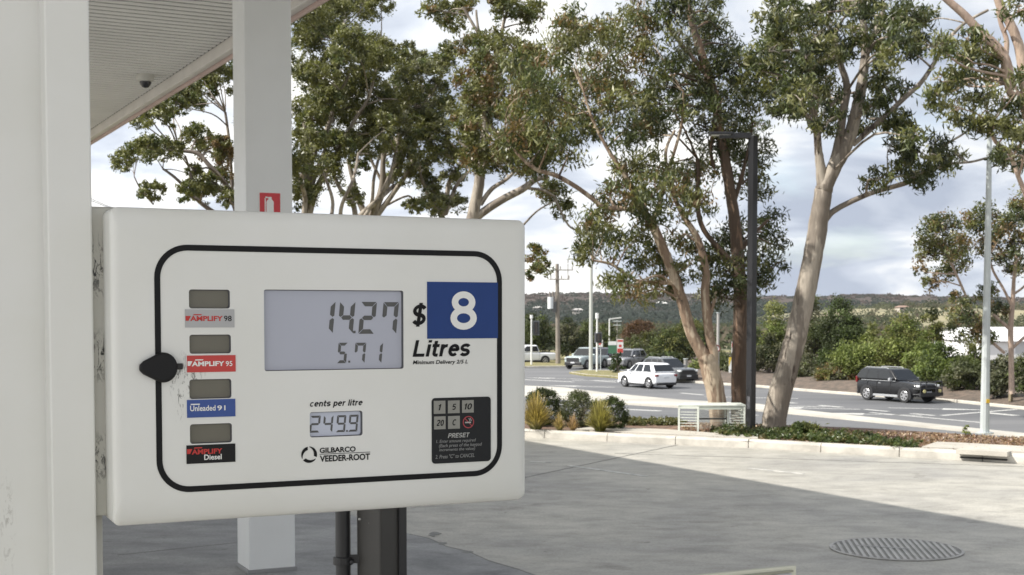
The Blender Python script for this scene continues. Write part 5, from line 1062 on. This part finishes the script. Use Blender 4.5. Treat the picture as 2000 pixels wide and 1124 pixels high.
# ------------------------------------------------------------------ vehicles
GLASS = mat('car_glass', (.010, .012, .014), .06, spec=.6); TYRE = mat('tyre', (.018, .018, .018), .8); RIM = mat('alloy_rim', (.50, .50, .51), .3, metal=.7); TRIM = mat('dark_trim', (.022, .022, .024), .5); HL = mat('headlight', (.72, .74, .74), .12); TL = mat('taillight', (.16, .012, .012), .2); PLT = mat('number_plate', (.62, .63, .66), .4); SILV = mat('silver_trim', (.45, .46, .47), .3, metal=.4)
def car(name, label, cat, pos, head, paint, s, group='cars on the road', lower=None):
    hd = Vector((head[0], head[1], 0)).normalized(); root = thing(name, pos, label, cat, group, rz=math.atan2(hd.y, hd.x))
    L, W, H = s['L'], s['W'] / 2, s['H']; hb, hf, cl = s['belt'], s['hood'], s['clear']; xa, xb, xc_, xd = s['cab']; wr = s['wr']; fx = lambda d: L / 2 - d
    B = lambda mb, nm, m, par=None, **k: mb.build(nm, m, par or root, world=False, **k)
    def sec(d, zb, zt, w_): 
        half = [(w_ * .55, zb), (w_ * .92, zb + .02), (w_ * .985, zb + .12), (w_, zb + .45 * (zt - zb)), (w_ * .985, zt - .14), (w_ * .95, zt - .04), (w_ * .80, zt), (w_ * .35, zt + .015)]
        return [(fx(d), y, z) for y, z in half] + [(fx(d), -y, z) for y, z in half[::-1]]
    st = [(0, cl + .16, hf - .16, W * .80), (.07, cl + .08, hf - .03, W * .90), (.30, cl + .02, hf + .02, W * .97), (.9, cl, hf + .07, W), (xa - .05, cl, hb, W), (xa + .6, cl, hb, W), (L * .62, cl, hb, W), (L * .75, cl, s.get('bed', hb), W), (L - .40, cl + .02, s.get('bed', hb), W * .985), (L - .10, cl + .08, s.get('bed', hb) - .01, W * .95), (L, cl + .16, s.get('bed', hb) - .10, W * .88)]
    mb = MB(); mb.loft([sec(*q) for q in st])
    def gx(t): return fx(xa + (xb - xa) * t), fx(xd + (xc_ - xd) * t)
    def gw(t): return W * (.95 - .19 * t ** 1.15)
    HH = H - hb
    rings = []
    for t, ins in ((-.08, 0), (.15, 0), (.4, 0), (.65, 0), (.86, .0), (.95, .04), (1.0, .13)):
        xf, xr = gx(min(t, .95)); w_ = gw(max(0, min(t, .95)))
        rings.append([(x, y, hb + HH * t + (.02 if t == 1.0 else 0)) for x, y in rrect(xr + ins, xf - ins, -w_ + ins, w_ - ins, .13, 3)])
    mb.loft(rings); bo = B(mb, 'body', paint, smooth=True, angle=180); ss = bo.modifiers.new('round', 'SUBSURF'); ss.levels = ss.render_levels = 2
    def side(s0, s1, sgn, t0=.14, t1=.86, s0t=None, s1t=None):
        mb = MB(); v = []
        for (sv_, t) in ((s0, t0), (s1, t0), (s1 if s1t is None else s1t, t1), (s0 if s0t is None else s0t, t1)):
            xf, xr = gx(t); v.append((xr + (xf - xr) * sv_, sgn * (gw(t) + .006), hb + HH * t))
        vv = v + [(x, y - sgn * .03, z) for x, y, z in v]; mb.add(vv, [(0, 1, 2, 3), (0, 4, 5, 1), (1, 5, 6, 2), (2, 6, 7, 3), (3, 7, 4, 0)]); B(mb, 'window', GLASS)
    for sgn in (1, -1):
        for q in s['win']: side(q[0], q[1], sgn, .12, .86)
    for nm, fr in (('windscreen', True), ('rear_window', False)):
        t0, t1 = (.04, .90) if fr else (.16, .84); v = []
        for t in (t0, t1):
            xf, xr = gx(t); x = xf + .008 if fr else xr - .008; w_ = gw(t) * .90; v += [(x, -w_, hb + HH * t), (x, w_, hb + HH * t)]
        dx = -.03 if fr else .03; v += [(x + dx, y, z) for x, y, z in v]
        B(MB().add(v, [(0, 1, 3, 2), (0, 4, 5, 1), (2, 3, 7, 6), (0, 2, 6, 4), (1, 5, 7, 3)]), nm, GLASS)
    # arches, sills, wheels
    wx = (fx(s['fo']), fx(s['fo'] + s['wb']))
    for sgn in (1, -1):
        for x in wx:
            y = sgn * (W - .10)
            mb = MB(); aw = wr + .085; mb.prism([(x + aw * math.cos(R(a)), wr + aw * math.sin(R(a))) for a in range(-25, 206, 11)], sgn * (W - .22), sgn * (W + .005)); B(mb, 'wheel_arch', s.get('arch', TRIM))
            mb = MB(); mb.loft([[(x + r * math.cos(2 * math.pi * a / 24), y + sgn * o, wr + r * math.sin(2 * math.pi * a / 24)) for a in range(24)] for r, o in ((wr * .6, -.12), (wr * .96, -.12), (wr, -.09), (wr, .09), (wr * .96, .115), (wr * .66, .118))], caps=True); tw_ = B(mb, 'wheel', TYRE, smooth=True)
            mb = MB(); mb.loft([[(x + r * math.cos(2 * math.pi * a / 24), y + sgn * o, wr + r * math.sin(2 * math.pi * a / 24)) for a in range(24)] for r, o in ((wr * .66, .12), (wr * .62, .13), (wr * .56, .122))], caps=False)
            for k in range(6):
                a = k * math.pi / 3 + .3; mb.box((x + math.cos(a) * wr * .31, y + sgn * .124, wr + math.sin(a) * wr * .31), (wr * .62, .012, wr * .17), 0, 0, Matrix.Rotation(-a, 3, 'Y'))
            mb.cyl((x, y + sgn * .119, wr), (x, y + sgn * .136, wr), wr * .17, n=12); B(mb, 'rim', RIM, tw_)
        B(MB().bb((wx[1] + wr + .1, sgn * (W - .05), cl - .02), (wx[0] - wr - .1, sgn * (W + .004), cl + .10)), 'side_sill', s.get('sill', TRIM), bevel=.01)
        mb = MB(); mb.box((fx(xa + .42), sgn * (W + .08), hb + .07), (.14, .20, .15)); B(mb, 'mirror', paint if not s.get('mir') else SILV, bevel=.03)
        mb = MB(); mb.box((fx(.10), sgn * W * .70, hf - .13), (.22, W * .34, .13), 0, -sgn * .38); B(mb, 'headlight', HL, bevel=.03)
        mb = MB(); zt_ = s.get('bed', hb); mb.box((fx(L - .07), sgn * W * (.80 if not s.get('tallt') else .88), zt_ - (.16 if not s.get('tallt') else .02)), (.16, W * (.30 if not s.get('tallt') else .16), .13 if not s.get('tallt') else .34), 0, sgn * .30); B(mb, 'taillight', TL, bevel=.025)
        if s.get('belt_trim'): B(MB().bb((fx(L - .5), sgn * (W - .02), hb - .035), (fx(xa + .1), sgn * (W + .006), hb - .008)), 'belt_trim', SILV)
        for d in s.get('doors', (xa + .45, xa + 1.45)):
            B(MB().bb((fx(d) - .006, sgn * (W - .02), cl + .14), (fx(d) + .006, sgn * (W + .003), hb - .05)), 'door_seam', TRIM)
        B(MB().bb((fx(xa + 1.35), sgn * (W - .01), hb - .17), (fx(xa + 1.18), sgn * (W + .02), hb - .14)), 'door_handle', s.get('hand', paint))
    gh, gw_ = s.get('gr', (.28, .52)); B(MB().bb((fx(.06), -W * gw_, hf - gh), (fx(-.014), W * gw_, hf - .08)), 'grille', TRIM, bevel=.02)
    B(MB().bb((fx(.10), -W * .86, cl + .03), (fx(-.03), W * .88, cl + s.get('bh', .24))), 'front_bumper', s.get('bump', TRIM), bevel=.05)
    B(MB().bb((fx(L + .03), -W * .86, cl + .03), (fx(L - .10), W * .86, cl + .20)), 'rear_bumper', s.get('rbump', TRIM), bevel=.05)
    B(MB().bb((fx(-.036), -.19, cl + .22), (fx(-.018), .19, cl + .33)), 'number_plate', PLT); B(MB().bb((fx(L + .024), -.19, s.get('bed', hb) - .34), (fx(L - .01), .19, s.get('bed', hb) - .23)), 'number_plate', PLT)
    if s.get('rails'):
        for sgn in (1, -1): B(MB().tube([(fx(xb + .3), sgn * W * .62, H - .02), (fx(xb + .45), sgn * W * .62, H + .05), (fx(xc_ - .25), sgn * W * .62, H + .05), (fx(xc_ - .1), sgn * W * .62, H - .02)], .022, 8), 'roof_rail', SILV, smooth=True)
    if s.get('bull'):
        mb = MB(); z0, z1 = cl + .18, hf + .10
        for z in (z0, z0 + (z1 - z0) * .45, z1): mb.tube([(fx(.25), -W * .97, z), (fx(-.14), -W * .86, z), (fx(-.20), -W * .4, z), (fx(-.20), W * .4, z), (fx(-.14), W * .86, z), (fx(.25), W * .97, z)], .034, 8)
        for y in (-.86, -.4, .4, .86): mb.tube([(fx(-.17), W * y, z0), (fx(-.17), W * y, z1)], .03, 8)
        mb.bb((fx(-.10), -W * .9, cl + .08), (fx(-.22), W * .9, cl + .27)); B(mb, 'bull_bar', TRIM, smooth=True)
        for sgn in (1, -1): B(MB().cyl((fx(-.20), sgn * W * .62, cl + .36), (fx(-.26), sgn * W * .62, cl + .36), .09, n=14), 'fog_lamp', mat('amber_lens', (.68, .62, .30), .2))
    if s.get('scoop'): B(MB().bb((fx(.9), -.3, hf + .08), (fx(1.3), .3, hf + .15)), 'hood_scoop', paint, bevel=.03)
    if s.get('bed'):
        x0, x1 = fx(xd + .08), fx(L - .06); B(MB().bb((x1, -W * .80, s['bed'] + .012), (x0, W * .80, s['bed'] + .03)), 'tub_cover', TRIM)
    return root
def paint(name, c, rough=.25, metal=0.0): return mat(name, c, rough, metal, coat=.25)
SUV = dict(L=4.36, W=1.80, H=1.62, belt=1.02, hood=.93, clear=.20, cab=(1.15, 1.9, 3.72, 4.26), wr=.345, fo=.93, wb=2.67, win=((.13, .42), (.46, .72), (.75, .93)))
on = lambda px, py: gnd(px, py, RZ)
WHT = paint('white_car_paint', (.80, .81, .83)); 
car('car', 'white compact wagon seen from behind on the road', 'car', on(1263, 757), (-.50, .87), WHT, dict(SUV, bump=WHT, rbump=TRIM), None)
car('car', 'dark grey sports wagon facing right behind the white compact wagon', 'car', on(1305, 746), (.52, -.85), paint('graphite_paint', (.10, .105, .11), .22, .3), dict(SUV, L=4.6, W=1.9, H=1.68, wb=2.75, fo=.92, cab=(1.35, 2.15, 4.0, 4.55), clear=.22, belt=1.06, hood=.98, bump=TRIM, gr=(.36, .62), bh=.36, rails=True, win=((.12, .40), (.44, .70), (.74, .93)), mir=True), None)
car('four_wheel_drive', 'black four wheel drive with bull bar driving on the right', 'car', on(1752, 783.5), (.50, -.87), paint('black_paint', (.006, .006, .007), .22), dict(SUV, L=4.55, W=1.86, H=1.78, belt=1.16, hood=1.05, clear=.30, wb=2.79, fo=.86, wr=.39, cab=(1.40, 2.05, 4.25, 4.68), win=((.05, .27), (.31, .55), (.60, .90)), bull=True, rails=True, scoop=True, tallt=True, belt_trim=True, sill=SILV, mir=True, hand=SILV, doors=(1.9, 2.9, 3.6)), None)
UTE = dict(SUV, L=5.36, W=1.90, H=1.85, belt=1.16, hood=1.10, clear=.32, wb=3.22, fo=.92, wr=.39, cab=(1.55, 2.25, 3.45, 3.62), bed=1.12, gr=(.46, .66), bh=.34, win=((.06, .42), (.47, .90)), doors=(1.75, 2.75, 3.55))
car('utility_vehicle', 'pale green grey utility facing left beside the slim light pole', 'ute', on(1147, 720), (-.52, -.85), paint('sage_paint', (.40, .46, .46), .25, .2), UTE, 'utes at the junction')
car('utility_vehicle', 'white utility tub half hidden by the display edge', 'ute', on(1030, 712), (-.93, -.36), WHT, dict(UTE, bump=WHT), 'utes at the junction')
car('car', 'silver grey wagon behind the small dark island bush', 'car', on(1226, 719), (-.52, -.85), paint('silver_paint', (.30, .30, .31), .25, .4), dict(SUV, L=4.8, W=1.86, H=1.66, rails=True, cab=(1.3, 2.0, 4.3, 4.75)), None)
car('car', 'dark violet wagon mostly hidden behind the pale green utility', 'car', on(1178, 716), (-.42, -.90), paint('violet_paint', (.06, .058, .085), .25, .2), dict(SUV, L=4.7, W=1.86, H=1.70), None)
# ------------------------------------------------------------------ air
hz = MB().bb((-1000, -120, RZ - 1.6), (1700, 1700, 34)).build('haze', [])
vm_ = bpy.data.materials.new('haze'); vm_.use_nodes = True; t = vm_.node_tree; t.nodes.remove(t.nodes['Principled BSDF'])
pv = N(t, 'ShaderNodeVolumePrincipled'); pv.inputs['Density'].default_value = .00006; pv.inputs['Color'].default_value = (.86, .91, 1, 1); pv.inputs['Anisotropy'].default_value = .2
t.links.new(pv.outputs[0], t.nodes['Material Output'].inputs['Volume']); hz.data.materials.append(vm_); tag(hz, 'faint blue haze in the air', 'haze', kind='stuff')
